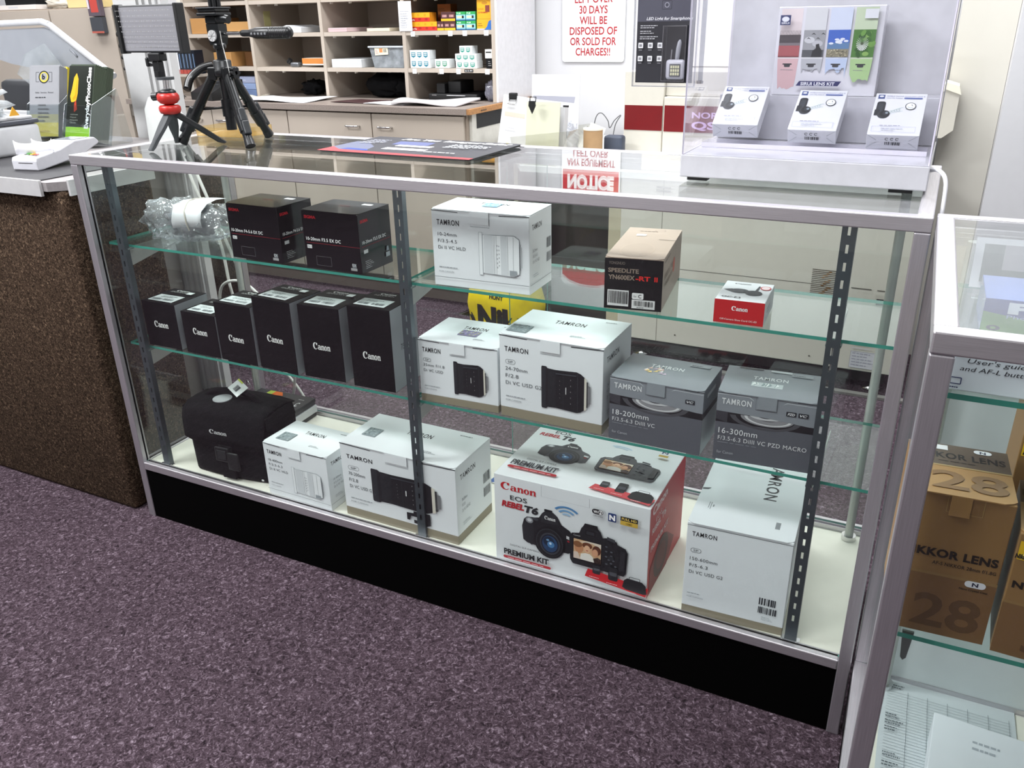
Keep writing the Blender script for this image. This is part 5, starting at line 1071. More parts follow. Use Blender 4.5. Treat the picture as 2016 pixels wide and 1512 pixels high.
for k, (x, z) in enumerate([(-.475, 1.171), (-.277, 1.171), (-.202, 1.171), (-.094, 1.171), (-.478, 1.011), (-.332, 1.011), (-.242, 1.011), (-.094, 1.011)]):
    A = Art(.022, .022); A.micro(.15, .2, .7, .6, 2, '#a9a9ac', k)
    o = decal('shelf_price_tag', A, FRONT(), None, base='#f0f1f4', loc=(x, UF + .0015, z - .004), thick=.0006)
    tag(o, 'small white price tag on the %s film shelf edge, %s' % (('upper', 'lower')[k // 4], ('leftmost', 'second from left', 'third from left', 'rightmost')[k % 4]), 'price tag', 'price tags on the film shelf edges')
tag(decal('shelf_price_tag', (lambda A: (A.text('$12.99', .1, .25, .8, .5, '#e8e8e8'), A)[1])(Art(.045, .013)), FRONT(), None, base='#1b1c1f', loc=(-.200, UF + .0015, 1.015), thick=.0006), 'black price strip on the lower film shelf edge', 'price tag', 'price tags on the film shelf edges')
A = Art(.070, .125); A.text('Do Not', .25, .80, .5, .035, '#9b9da3'); A.micro(.15, .1, .7, .6, 8, '#a3a6ac', 6)
tag(decal('taped_note', A, FRONT(), None, base='#eeeff3', loc=(-.533, UF - .0015, 1.190), thick=.0006), 'white printed note taped to the shelf unit upright', 'note')
# other pigeonhole contents
small('paper_stack', 'stack of pink paper on the second bay upper shelf', 'paper', -.955, -.84, Y0, Y0 + .2, 1.1905, 1.208, '#d9bfc2', None, lambda A: [A.rect(0, q / 6, 1, .04, '#b9a0a4') for q in range(1, 6)], yaw=-3)
small('paper_stack', 'thin cream paper pad beside the pink paper', 'paper', -.728, -.60, Y0, Y0 + .2, 1.1905, 1.204, '#d8cfb8', None)
small('paper_stack', 'white paper ream on the middle shelf of the second bay', 'paper', -.952, -.775, Y0, Y0 + .22, 1.0305, 1.068, '#d5d9dc', None, lambda A: [A.rect(0, q / 6, 1, .03, '#b5babe') for q in range(1, 6)])
e = empty('plastic_bin', (-.70, Y0, 1.0308), 0, 'clear plastic storage bin on the middle shelf with a taped label', 'bin')
mb = MB(); mb.prism([(0, 0), (.165, 0), (.172, .088), (-.022, .088)], 0, .002, glassmat('bin_plastic', '#d9dee2', .07, rough=.15, haze=.3, hazecol='#cdd3d8'), axis='y'); mb.prism([(0, 0), (.165, 0), (.172, .088), (-.022, .088)], .20, .202, MC['bin_plastic'], axis='y')
mb.box(0, .165, 0, .2, 0, .002, MC['bin_plastic']); mb.build('bin_body', e)
mb = MB(); mb.box(-.028, .174, -.006, .208, .088, .096, M('bin_rim', '#b9bfc4', .3), r=.002); mb.build('bin_rim', e)
A = Art(.075, .036); A.rect(.35, .3, .25, .5, '#d08a5a'); A.micro(.05, .2, .25, .5, 3, '#a58'); A.bars(.68, .3, .22, .4, '#777', 2, 8); o = decal('taped_label', A, FRONT(), e, base='#e6dfc6', loc=(.01, -.002, .055), rot=(0, R(-3), 0))
small('orange_box', 'orange and white box leaning on the middle shelf of the first full bay', 'box', -1.135, -1.005, Y0, Y0 + .1, 1.040, 1.072, '#e6e0d8', None, lambda A: A.rect(0, .2, 1, .8, '#c27a3a'), yaw=2)
mb = MB(); mb.box(0, .05, 0, .035, 0, .022, M('metal_stapler', '#7f8286', .3, metal=.7), r=.006); mb.cyl((-.02, .015, .02), (-.005, .015, .035), .012, BLACKP, n=12); tag(mb.build('desk_tool', None, (-1.215, Y0, 1.0308)), 'small metal and black desk tool on the middle shelf beside the orange box', 'tool')
small('cardboard_box', 'wide tan cardboard box in the leftmost bay, upper shelf', 'box', -1.85, -1.70, Y0, Y0 + .2, 1.1905, 1.265, '#a97c49', None)
small('cardboard_box', 'lower tan cardboard box behind the tripod in the upper shelf', 'box', -1.66, -1.46, Y0 + .02, Y0 + .2, 1.1905, 1.245, '#b08652', None)
small('cardboard_box', 'tan cardboard box on the second shelf of the leftmost bay', 'box', -1.72, -1.60, Y0, Y0 + .2, 1.0305, 1.10, '#a87d4b', None)
small('cardboard_box', 'brown cardboard box right of the tan one on the second shelf', 'box', -1.58, -1.46, Y0 + .08, Y0 + .25, 1.0305, 1.10, '#6d4a2a', None)
for k in range(3): small('blue_box', ('bottom', 'middle', 'top')[k] + ' blue box of the stack behind the tripod on the worktop', 'box', -1.60 + .006 * k, -1.46, Y0, Y0 + .12, .8875 + k * .032, .918 + k * .032, ('#7388b0', '#8394b8', '#8d93ac')[k], 'blue boxes on the worktop', lambda A: A.micro(.2, .3, .5, .3, 1, '#c9cfe0'))
mb = MB(); vs, fs = bulge(-.71, Y0 + .14, .945, .11, .08, .055, .35, 4); mb.raw(vs, fs, BF, None, True); vs, fs = bulge(-.62, Y0 + .14, .940, .06, .07, .045, .5, 8); mb.raw(vs, fs, BF, None, True); tag(mb.build('black_bag'), 'black bag lying in the lower middle pigeonhole', 'bag')
mb = MB(); vs, fs = bulge(-1.19, Y0 + .14, .925, .06, .05, .035, .5, 6); mb.raw(vs, fs, BF, None, True); tag(mb.build('black_pouch'), 'small black pouch at the back of the lower left pigeonhole', 'pouch')
e = empty('card_printer', (-.42, Y0 + .02, .8875), 0, 'black desktop device with a silver strip in the lower right pigeonhole', 'device')
mb = MB(); mb.box(0, .26, 0, .2, 0, .03, BLACKM, r=.005); mb.box(.04, .085, .01, .15, .03, .075, BLACKM, r=.004); mb.box(.09, .16, .03, .16, .03, .085, BLACKM, r=.006); mb.build('device_body', e)
mb = MB(); mb.box(.10, .20, -.001, .0005, .022, .0245, CHROME); mb.box(.02, .045, -.001, .0005, .022, .0245, CHROME); mb.build('silver_strip', e)
mb = MB(); vs, fs = bulge(-.096, Y0 + .05, .93, .028, .03, .042, .4, 12); mb.raw(vs, fs, glassmat('plastic_bag', '#d9dbe4', .12, rough=.15, haze=.35, hazecol='#b5b5c6'), None, True); tag(mb.build('plastic_bag'), 'clear plastic bag against the right end of the lower pigeonhole', 'bag')
def sheet(name, label, pts, z, col='#ecedf1', th=.002, wave=.004, cat='paper'):
    mb = MB(); n_ = 10; vs = []
    (ax, ay), (bx, by), (cx, cy), (dx, dy) = pts
    for i in range(n_ + 1):
        for j in range(n_ + 1):
            u, v = i / n_, j / n_; x = (ax * (1 - u) + bx * u) * (1 - v) + (dx * (1 - u) + cx * u) * v; y = (ay * (1 - u) + by * u) * (1 - v) + (dy * (1 - u) + cy * u) * v
            vs.append((x, y, z + .0006 + wave * (.5 + .5 * math.sin(u * 5 + v * 3))))
    fs = [(i * (n_ + 1) + j, (i + 1) * (n_ + 1) + j, (i + 1) * (n_ + 1) + j + 1, i * (n_ + 1) + j + 1) for i in range(n_) for j in range(n_)]
    mb.raw(vs, fs, cardmat(col, .6), None, True); o = mb.build(name); m_ = o.modifiers.new('s', 'SOLIDIFY'); m_.thickness = th; m_.offset = 1; return tag(o, label, cat)
sheet('paper_sheets', 'loose white papers on the worktop below the left pigeonholes', [(-1.30, 1.93), (-.93, 1.95), (-.92, 2.19), (-1.33, 2.19)], .8875, wave=.01)
sheet('paper_sheets', 'cream papers behind the loose white ones on the worktop', [(-1.46, 2.0), (-1.34, 2.02), (-1.35, 2.19), (-1.46, 2.18)], .8875, '#d9d8c6', wave=.012)
sheet('paper_envelope', 'white padded envelope on the worktop below the right pigeonhole', [(-.44, 1.95), (-.12, 1.97), (-.10, 2.16), (-.48, 2.14)], .8875, '#eceaee', th=.010, wave=.014, cat='envelope')
sheet('paper_sheets', 'white sheet sticking out left of the padded envelope', [(-.62, 1.99), (-.46, 1.97), (-.44, 2.1), (-.56, 2.12)], .8875, wave=.003)
sheet('photo_print', 'dark red photo print lying on the worktop below the middle pigeonhole', [(-.83, 2.02), (-.60, 2.0), (-.56, 2.15), (-.76, 2.17)], .8875, '#3a1d1f', wave=.002)
A = Art(.05, .07); tag(decal('yellow_note', A, RIGHT(), None, base='#bdb985', loc=(-1.424, 2.30, 1.222), thick=.0008), 'pale yellow sticky note on the pigeonhole side', 'note')
mb = MB(); mb.prism([(0, 0), (.12, 0), (.12, .022), (.03, .034), (.005, .028)], 0, .2, M('white_device', '#cfd1d5', .35), axis='y'); tag(mb.build('white_device', None, (-1.24, Y0, 1.191)), 'low white rounded device on the upper shelf left of the pink paper', 'device')

# pegboard, packets, phone
mb = MB(); mb.box(-2.08, -1.885, 2.36, 2.372, .888, 2.3, M('pegboard_white', '#d9d6cf', .6))
A = Art(.175, .55)
for i in range(0, 7):
    for j in range(21): A.ell(.08 + i * .142 if i >= 0 else .08 + i * .142, .03 + j * .047, .0034, .0034, '#3d3a37', 8)
A.put(mb, FRONT(-2.06, 2.36, .89)); tag(mb.build('pegboard'), 'white perforated pegboard left of the shelf unit', 'pegboard')
mb = MB(); mb.box(-2.08, -1.885, 2.3725, 2.60, .888, 2.3, LAM); tag(mb.build('panel_cabinet'), 'beige panel behind the white pegboard', 'panel')
for i in range(7):
    small('film_sleeve_pack', 'upright %s plastic pack with red foot in the row on the pegboard, %s' % (('blue', 'white', 'black', 'black', 'black', 'dark', 'dark')[i], ('leftmost', 'second from left', 'third from left', 'middle', 'third from right', 'second from right', 'rightmost')[i]), 'pack', -1.905 + .024 * i, -1.905 + .024 * i + (.022 if i else .023), 2.10, 2.16, 1.0, 1.115, ('#41679c', '#e3e6ee', '#22262e', '#2c3440', '#20242c', '#2a303b', '#1b1e26')[i], 'packs in a row on the pegboard', lambda A: (A.rect(0, 0, 1, .18, '#a8493f'), A.rect(.35, .25, .3, .6, '#5d7390')), rough=.2)
mb = MB(); mb.box(-1.91, -1.73, 2.10, 2.20, .986, .9995, M('pack_rack', '#b0a79c', .5)); mb.box(-1.91, -1.885, 2.20, 2.359, .99, .998, MC['pack_rack']); tag(mb.build('pack_rack'), 'small rack arm holding the upright packs', 'rack')
e = empty('desk_phone', (-1.66, 1.96, .8875), -12, 'black desk telephone behind the large tripod', 'telephone')
mb = MB(); mb.prism([(0, 0), (.19, 0), (.19, .09), (.14, .10), (0, .035)], 0, .18, BLACKP, axis='x'); 
o = mb.build('phone_base', e); 
mb = MB(); mb.tube(curve([(-.012, -.01, .05), (-.03, .03, .10), (-.012, .09, .145), (.02, .14, .16)]), .02, M('handset_black', '#0e0f11', .25), rs=None, n=12); mb.build('handset', e)
mb = MB()
for i in range(3):
    for j in range(4): mb.box(.06 + i * .03, .078 + i * .03, .02 + j * .026, .034 + j * .026, .042 + j * .012, .050 + j * .012, M('phone_key', '#3b3d41', .4))
mb.build('keypad', e)
mb = MB(); mb.tube([(-.03 - .16 * t / 60 + 0, -.02 + .008 * math.cos(t * 1.3), .012 + .008 * math.sin(t * 1.3)) for t in range(60)], .002, BLACKP, n=5); mb.build('coiled_cord', e)
# tall beige cabinets far left with things on top
e = empty('beige_cabinet', (0, 0, 0), 0, 'tall beige cabinet with two doors at the far left', 'cabinet')
mb = MB(); mb.box(-3.9, -2.085, 1.95, 2.55, 0, 1.328, LAMD); mb.build('cabinet_body', e)
for a, b_ in ((-3.88, -3.24), (-3.235, -2.572), (-2.560, -2.09)): mb = MB(); mb.box(a, b_, 1.932, 1.9495, .08, 1.322, LAM, r=.001); mb.build('door', e)
small('white_box', 'white cardboard box on top of the far left cabinet', 'box', -3.02, -2.70, 1.96, 2.15, 1.3285, 1.352, '#dcd6d2', None, lambda A: A.rect(.3, .3, .25, .4, '#c9c9cc'))
small('cream_box', 'cream box on the far left cabinet beside the white box', 'box', -2.44, -2.22, 1.96, 2.15, 1.3285, 1.40, '#d8c48c', None)
mb = MB(); vs, fs = bulge(-2.58, 2.06, 1.358, .11, .07, .032, .4, 3); mb.raw(vs, fs, M('cloth_cream', '#d5cdbf', .8), None, True); tag(mb.build('cloth_bundle'), 'cream cloth bundle on top of the far left cabinet', 'cloth')
small('black_case', 'black case above the white box on the far left cabinet', 'case', -3.0, -2.74, 2.0, 2.14, 1.3525, 1.42, '#121314', None)
for k, (z0, z1, c1, lab) in enumerate(((1.285, 1.40, '#5a4f58', 'upper red and black battery pack hanging by the beige cabinet edge'), (1.205, 1.280, '#3d4046', 'lower grey pack with red foot hanging by the beige cabinet edge'))):
    small('hanging_pack', lab, 'pack', -2.225, -2.135, 1.905, 1.93, z0, z1, c1, None, (lambda A: (A.rect(.25, .15, .6, .6, '#b9453c'), A.rect(.02, .3, .14, .4, '#d5c9d5'))) if k == 0 else (lambda A: A.rect(0, 0, 1, .12, '#b05a4c')), rough=.3)
e = empty('tool_strip', (0, 0, 0), 0, 'grey hook strip with hanging metal gadgets beside the white column', 'hook strip')
mb = MB(); mb.box(-2.083, -2.068, 1.935, 1.95, .80, 1.33, M('strip_grey', '#7b756d', .5)); mb.build('strip', e)
for k in range(4): mb = MB(); mb.cyl((-2.06, 1.925, 1.20 - k * .055), (-2.035, 1.925, 1.195 - k * .055), .016 - .002 * k, M('gadget_dark', '#3b3a38', .4, metal=.5), n=12); mb.build('hung_gadget', e)
# ------------------------------------------------------------------ service desk, processor, wall sign
e = empty('service_desk', (0, 0, 0), 0, 'white topped service desk with dark knee space below the wall sign', 'desk')
mb = MB(); mb.prism([(.36, 1.615), (1.765, 1.615), (1.765, 2.55), (0, 2.55), (0, 1.935), (.19, 1.90)], .698, .72, M('desk_white', '#dededc', .35)); mb.build('desktop', e)
mb = MB(); mb.box(.715, .762, 1.64, 2.5, 0, .697, M('desk_leg_beige', '#b3ab93', .6)); mb.build('side_panel', e)
mb = MB(); mb.box(.12, .715, 2.3, 2.32, .05, .697, M('modesty_dark', '#4a463f', .7)); mb.build('modesty_panel', e)
mb = MB(); mb.box(.14, .16, 2.0, 2.28, 0, .697, M('desk_leg_beige', '#b3ab93', .6)); mb.build('side_panel', e)
mb = MB(); mb.box(.25, .68, 1.85, 2.15, .003, .22, M('dark_grey_box', '#3b3a38', .7), r=.006); mb.box(.26, .67, 1.86, 2.14, .22, .228, M('dark_grey_lid', '#55534f', .6)); tag(mb.build('storage_crate'), 'dark grey crate under the service desk', 'crate')
e = empty('film_processor', (0, 0, 0), 0, 'cream film processing machine with dark red stripe behind the cases', 'machine')
mb = MB(); mb.box(.765, 1.76, 1.63, 2.5, .085, .697, MACH, r=.003)
mb.build('lower_body', e)
A = Art(1.165, .612); A.W = 1.165
A.rect(.135, 0, .0025, 1, '#8b877d'); A.rect(.14, .478, .50, .0035, '#55524a')
for i in range(14): A.rect(.598, .425 + i * .0105, .070, .0045, '#4a4236')
for i in range(12): A.ell(.630 + .006 * ((i * 5) % 4), .43 + i * .0115, .006 if i % 3 else .010, .0022, '#7a5528', 8)
A.rect(.71, .479, .055, .006, '#55524a'); A.rect(.78, .478, .03, .006, '#55524a'); A.rect(.778, .395, .036, .06, '#b9b5aa'); A.rect(.782, .40, .028, .035, '#1c1b1a')
A.ell(.20, .06, .0035, .0035, '#5a564c', 8); A.ell(.62, .05, .0035, .0035, '#5a564c', 8)
A.rect(.735, .02, .085, .10, '#c9c9cf'); A.micro(.74, .03, .075, .085, 5, '#9a9aa6', 3); A.outline(.735, .02, .085, .10, '#8b8b92', .001, .02); A.micro(.735, .13, .085, .06, 3, '#c3c0c6', 5); A.rect(.115, .955, .045, .01, '#3c3a36'); A.rect(.115, .935, .045, .01, '#3c3a36')
mb = MB(); mb.flat = True; A.put(mb, FRONT(.765, 1.63, .085), step=.0001); mb.build('front_markings', e)
mb = MB(); mb.box(.79, 1.74, 1.68, 2.45, .03, .084, BLACKM); mb.build('chassis', e)
for x in (.85, 1.70): mb = MB(); mb.lathe([(.03, 0), (.035, .006), (.012, .010), (.012, .03)], CHROME, Matrix.Translation((x, 1.70, .001))); mb.build('levelling_foot', e)
mb = MB(); mb.box(.80, 1.92, 1.60, 1.625, .001, .010, M('floor_strip', '#8c8a86', .4, metal=.5)); mb.build('floor_strip', e)
UY = 1.90; XO = .670
mb = MB(); mb.box(XO, XO + .155, UY, 2.45, .721, 1.043, MACH, r=.003); mb.box(XO + .160, 1.69, UY - .012, 2.45, .721, .955, MACH, r=.003); mb.box(XO + .156, 1.69, UY + .02, 2.45, .956, 1.042, MACH, r=.002); mb.box(XO - .02, 1.69, 2.2, 2.5, 1.044, 1.30, M('cream_light', '#e6e3dc', .5), r=.003); mb.build('upper_body', e)
RS = M('dark_red_stripe', '#6a0c12', .35)
mb = MB(); mb.box(XO + .003, XO + .153, UY - .0015, UY + .001, .831, .9215, RS); mb.box(XO + .164, 1.685, UY - .0135, UY - .011, .831, .925, RS); A = Art(.30, .09); A.text('NORITSU', .0, .55, .62, .24, '#c9a9d6', bold=.02); A.text('QSF', .0, .12, .42, .30, '#c9a9d6', bold=.03); A.put(mb, FRONT(XO + .27, UY - .0135, .833)); mb.build('red_stripe', e)
A = Art(.5, .10); A.rect(0, 0, 1, 1, '#e9e7e0'); A.text('FILM DEVELOPING', .04, .30, .92, .42, '#9a978f', bold=.02); o = decal('printed_sign', A, FRONT(), e, base='#e9e7e0', loc=(1.17, 1.885, 1.10), thick=.002)
mb = MB(); mb.box(1.17, 1.67, 1.8875, 1.90, 1.063, 1.20, MACH); mb.build('sign_board', e)
# wall sign, its head outside the picture but mirrored in the glass
A = Art(.308, .525)
AR = [(0.02, .665), (.98, .665), (.98, .90), (.85, .955), (.66, .985), (.5, .99), (.34, .985), (.15, .955), (.02, .90)]
A.poly(AR, '#c0202a'); A.text('NOTICE', .10, .72, .80, .12, '#f4f0ee', bold=.06)
for i, (t_, w_) in enumerate((('ANY EQUIPMENT', .82), ('LEFT OVER', .60), ('30 DAYS', .45), ('WILL BE', .44), ('DISPOSED OF', .76), ('OR SOLD FOR', .74), ('CHARGES!!', .56))):
    A.text(t_, .5 - w_ / 2, .568 - i * .0855, w_, .064, '#a8222c', bold=.02)
mb = MB(); mb.flat = True; q = .012
mb.prism([(q, 0), (.308 - q, 0), (.308 - q * .3, q * .3), (.308, q), (.308, .50), (.293, .525), (.015, .525), (0, .50), (0, q), (q * .3, q * .3)], 0, .003, ink('#f2f2f4'), FRONT()); A.put(mb, FRONT(0, -.003, 0)); tag(mb.build('wall_sign', None, (.105, 2.612, 1.040)), 'white wall sign with red capital letters about left over equipment', 'sign')
A = Art(.10, .30); 
for i in range(6): A.text('nvmrcs'[i], .2, .85 - i * .14, .3, .05, '#cfccc6')
tag(decal('wall_chart', A, FRONT(), None, base='#efe9e6', loc=(.49, 2.612, .99), thick=.004), 'pale chart sheet on the wall between the sign and the machine', 'chart')
# things on the desk
def plate(name, label, cat, w, h, loc, rot, col, art=None, th=.002, parent=None):
    A = Art(w, h); art and art(A); o = decal(name, A, FRONT(), parent, base=cardmat(col, .6), loc=loc, rot=rot, thick=th)
    return tag(o, label, cat) if label else o
DZ = .7205
e = empty('file_tray', (0, 0, 0), 0, 'clear plastic file tray on the service desk holding upright folders', 'tray')
TP = glassmat('tray_plastic', '#f4f4f0', .07, rough=.08, haze=.07, hazecol='#e9e9e4')
mb = MB(); x0, x1, y0, y1 = .33, .515, 1.635, 1.90
mb.prism([(x0, DZ), (x1 - .02, DZ), (x1 + .04, DZ + .13), (x0 - .02, DZ + .10)], y0, y0 + .003, TP, axis='y'); mb.prism([(x0, DZ), (x1 - .02, DZ), (x1 + .04, DZ + .13), (x0 - .02, DZ + .10)], y1, y1 + .003, TP, axis='y'); mb.box(x0, x1 - .02, y0, y1, DZ, DZ + .003, TP)
mb.prism([(x1 - .02, DZ), (x1 - .017, DZ), (x1 + .043, DZ + .13), (x1 + .04, DZ + .13)], y0, y1, TP, axis='y'); mb.build('tray_shell', e)
plate('manila_folder', 'cream manila folder standing upright in the desk file tray', 'folder', .138, .222, (.356, 1.67, DZ + .0035), (R(-6), 0, 0), '#cfcfb9', None, .004)
e = empty('bulldog_clip', (.405, 1.642, .908), 0, 'black bulldog clip on top of the cream folder', 'clip')
mb = MB(); mb.prism([(0, 0), (.014, .028), (.012, .045), (-.012, .045), (-.014, .028)], -.012, -.006, BLACKM, axis='y'); mb.build('clip_jaw', e)
mb = MB(); mb.tube([(-.011, -.004, .040), (-.012, 0, .058), (.012, 0, .058), (.011, -.004, .040)], .002, BLACKM, n=6); mb.build('clip_handle', e)
plate('white_folder', 'white paper folders behind the cream one', 'folder', .12, .20, (.385, 1.73, DZ + .0035), (R(-6), 0, R(-5)), '#c9c9cc', None, .03)
mb = MB(); mb.tube([(.435, 1.74, .918), (.438, 1.74, .935), (.460, 1.74, .935), (.463, 1.74, .916)], .0025, BLACKM, n=6); mb.prism([(.49, .90), (.50, .90), (.506, .930), (.485, .930)], 1.735, 1.745, BLACKM, axis='y'); tag(mb.build('wire_clip'), 'black wire clip on the white folders', 'clip')
def env(A): A.poly([(.03, .74), (.97, .74), (.99, .97), (.0, .97)], '#dcdce0'); A.poly([(.03, .74), (.92, .735), (.90, .66), (.06, .70)], '#9fa0ac')
plate('large_envelope', 'big white envelope standing open behind the folders', 'envelope', .205, .305, (.285, 1.872, DZ + .004), (R(-4), 0, 0), '#d6d6da', env, .003)
mb = MB(); vs, fs = bulge(.488, 1.78, DZ + .075, .035, .05, .065, .5, 5); mb.raw(vs, fs, glassmat('crinkled_film', '#eceef2', .14, rough=.1, haze=.3, hazecol='#dfe1e8'), None, True); tag(mb.build('film_bag'), 'crinkled clear film bag in the desk file tray', 'bag')
plate('printed_card', 'small printed card standing at the right of the file tray', 'card', .065, .11, (.525, 1.83, DZ + .035), (R(-5), R(18), 0), '#eef0f2', lambda A: (A.rect(.1, .8, .6, .05, '#3a3a3e'), A.micro(.15, .2, .6, .4, 4, '#c9c9cf')), .002)
mb = MB(); mb.cyl((.601, 1.755, DZ), (.601, 1.755, .844), .0365, M('kraft_tube', '#a98862', .7, var=.05), n=32, cap=False); mb.cyl((.601, 1.755, .844), (.601, 1.755, .850), .0375, M('kraft_rim', '#e6dfcf', .6), n=32); tag(mb.build('kraft_tube'), 'brown kraft cardboard tube with a white rim standing on the desk', 'tube')
mb = MB(); mb.box(.625, .70, 1.80, 1.85, DZ, .818, M('navy_box', '#3a4150', .6, var=.06), r=.01); tag(mb.build('dark_blue_box', None), 'dark blue grey box on the desk left of the cream machine', 'box')
for k, p in enumerate((((.66, 1.95, .845), (.69, 1.95, .872), (.72, 1.95, .868), (.74, 1.95, .83), (.745, 1.95, .7215)), ((.60, 2.0, .80), (.61, 2.0, .84), (.63, 2.0, .85), (.65, 2.0, .83), (.655, 2.0, .7215)))):
    pass
mb = MB(); mb.tube(curve([(.46, 2.1, .7225), (.475, 2.1, .84), (.50, 2.1, .868), (.53, 2.1, .84), (.54, 2.1, .81), (.56, 2.1, .84), (.59, 2.09, .862), (.57, 2.08, .82), (.56, 2.07, .7225)]), .002, ink('#5a5b5f'), n=6); tag(mb.build('grey_cord'), 'thin grey cord looping up behind the kraft tube', 'cord')
plate('clipboard_sheet', 'white papers with a yellow mark standing left of the folders', 'papers', .135, .225, (.085, 1.965, DZ + .001), (R(-8), R(6), 0), '#cfcfd0', lambda A: (A.rect(.12, .62, .7, .08, '#cdbfb0'), A.micro(.2, .35, .5, .1, 2, '#c6c6ca'), A.rect(.3, .02, .3, .12, '#e8d21f')), .012)
mb = MB(); mb.box(.135, .17, 1.975, 1.995, .925, .95, BLACKM, r=.004); mb.tube([(.138, 1.98, .925), (.132, 1.97, .91), (.165, 1.97, .905), (.17, 1.98, .925)], .0022, CHROME, n=6); tag(mb.build('paper_clamp'), 'black and chrome clamp on the leaning papers', 'clip')
# wall dispenser on the painted wall behind the acrylic display
e = empty('wall_dispenser', (1.700, 1.955, .835), 0, 'white plastic dispenser beside the machine, right of the display hood', 'dispenser'); e.scale = (.9, .9, .9)
mb = MB(); mb.prism([(0, 0), (.09, 0), (.125, .03), (.125, .16), (0, .20)], 0, .14, MACH, axis='y'); mb.prism([(0, .2), (.13, .155), (.12, .185), (.02, .215)], -.005, .14, M('dispenser_lid', '#e9e5d4', .4), axis='y'); mb.build('dispenser_body', e)
mb = MB(); mb.box(0, .07, .01, .12, -.069, -.001, MACH); mb.build('dispenser_neck', e)
# yellow shopping bag on the floor
e = empty('shopping_bag', (.19, 1.44, .002), -6, 'crumpled yellow and black plastic shopping bag on the floor behind the case', 'bag')
YB = M('yellow_plastic', '#e3c81f', .3, var=.06, bump=.3)
from mathutils import noise as _n
mb = MB(); vs = []; n1, n2 = 30, 16; W_, D_, H_ = .29, .16, .33
for j in range(n2 + 1):
    v = j / n2
    for i in range(n1):
        t = 2 * math.pi * i / n1; cx_ = math.copysign(abs(math.cos(t)) ** .5, math.cos(t)); cy_ = math.copysign(abs(math.sin(t)) ** .5, math.sin(t))
        k = 1 + .12 * _n.noise(Vector((math.cos(t) * 2, math.sin(t) * 2, v * 4))); tp = 1 - .25 * max(0, v - .75) * 4 * (1 if True else 0) * .5
        vs.append((W_ / 2 + cx_ * W_ / 2 * k * tp, D_ / 2 + cy_ * D_ / 2 * k * tp, max(0, H_ * v + .012 * _n.noise(Vector((i, j, 3)) * .4) * (v > .05))))
fs = [(j * n1 + i, j * n1 + (i + 1) % n1, (j + 1) * n1 + (i + 1) % n1, (j + 1) * n1 + i) for j in range(n2) for i in range(n1)] + [list(range(n1)), list(range(n2 * n1, (n2 + 1) * n1))]
mb.raw(vs, fs, YB, None, True)
A = Art(.29, .33); A.text('HUNT', .42, .72, .22, .05, '#2b2a20', bold=.04); A.text('Niko', .22, .32, .85, .30, '#26251f', bold=.06); A.text('n', .0, .35, .18, .2, '#26251f', bold=.05, rot=20); A.rect(.80, .1, .16, .75, '#26251f')
mb.build('bag_body', e)
mb = MB(); mb.flat = True; A.put(mb, FRONT(0, -.022, 0)); 
o = mb.build('bag_print', e)
o2 = [c for c in e.children if c.name.startswith('bag_body')][0]
sw = o.modifiers.new('wrap', 'SHRINKWRAP'); sw.target = o2; sw.wrap_method = 'PROJECT'; sw.use_project_y = True; sw.use_positive_direction = True; sw.use_negative_direction = True; sw.offset = .0015

# ------------------------------------------------------------------ contents of the right display case (its own frame: origin 1.8075,-.492)
def inB(x, y): return (x, y)
# white camera box on its top shelf
w, d, h = .34, .075, .037
F = Art(w, h); F.text("User's guide", .035, .80, .16, .13, '#2b2d33', shear=.2); F.text('and AF-L buttons,', .02, .58, .20, .13, '#2b2d33', shear=.2); F.outline(.0, .18, .03, .2, '#39406a', .001, .1); F.micro(.0, .05, .04, .1, 1, '#39406a'); F.rrect(.24, -.05, .5, .72, '#24284f', .4); F.rrect(.26, .15, .08, .4, '#4a4f86', .4); F.rrect(.40, .2, .2, .45, '#3a3f70', .5)
carton('camera_box', 'white camera box with dark blue camera picture on the top shelf of the right case', 'box', 1.831, -.442, .893, 1, w, d, h, '#dde3ea', F, None, Art(w, d))
w, d, h = .20, .10, .040
F = Art(w, h); F.rect(0, 0, 1, 1, '#2c3c86'); F.poly([(0, 0), (.9, 0), (0, .62)], '#5c8f45'); F.text('Phottix', .12, .62, .75, .30, '#dfe3f0', bold=.06); F.text('Photography Gear', .12, .46, .5, .10, '#a9b4dd'); F.text('o', .03, .08, .07, .22, '#1c2a3c', bold=.03); F.poly([(.2, .5), (.5, .9), (.6, .8), (.35, .4)], '#a35a7a')
carton('flash_trigger_box', 'blue and green box behind the white camera box in the right case', 'box', 1.860, -.249, .893, 1, w, d, h, '#5470c0', F, None, None, glossy=True)
A = Art(.15, .050); A.rect(0, 0, 1, 1, '#4c5654'); A.rect(.16, .35, .5, .65, '#8d8990'); A.poly([(.5, .7), (.8, .55), (1, .6), (1, 1), (.4, 1)], '#c6c8cc'); A.poly([(0, 0), (1, 0), (1, .3), (0, .35)], '#44534a'); A.micro(.5, .6, .4, .3, 4, '#e1e3e6', 4)
e = empty('framed_photo', (1.850, -.065, .8935), 1, 'framed grey green photo print standing at the back of the right case top shelf', 'photo print')
o = decal('print', A, FRONT(), e, base='#e6e8ea', loc=(.01, 0, .008), rot=(R(-20), 0, 0)); mb = MB(); mb.box(0, .17, .0015, .006, 0, .066, WHITEP, mat=Matrix.Rotation(R(-20), 4, 'X')); mb.build('photo_frame', e)
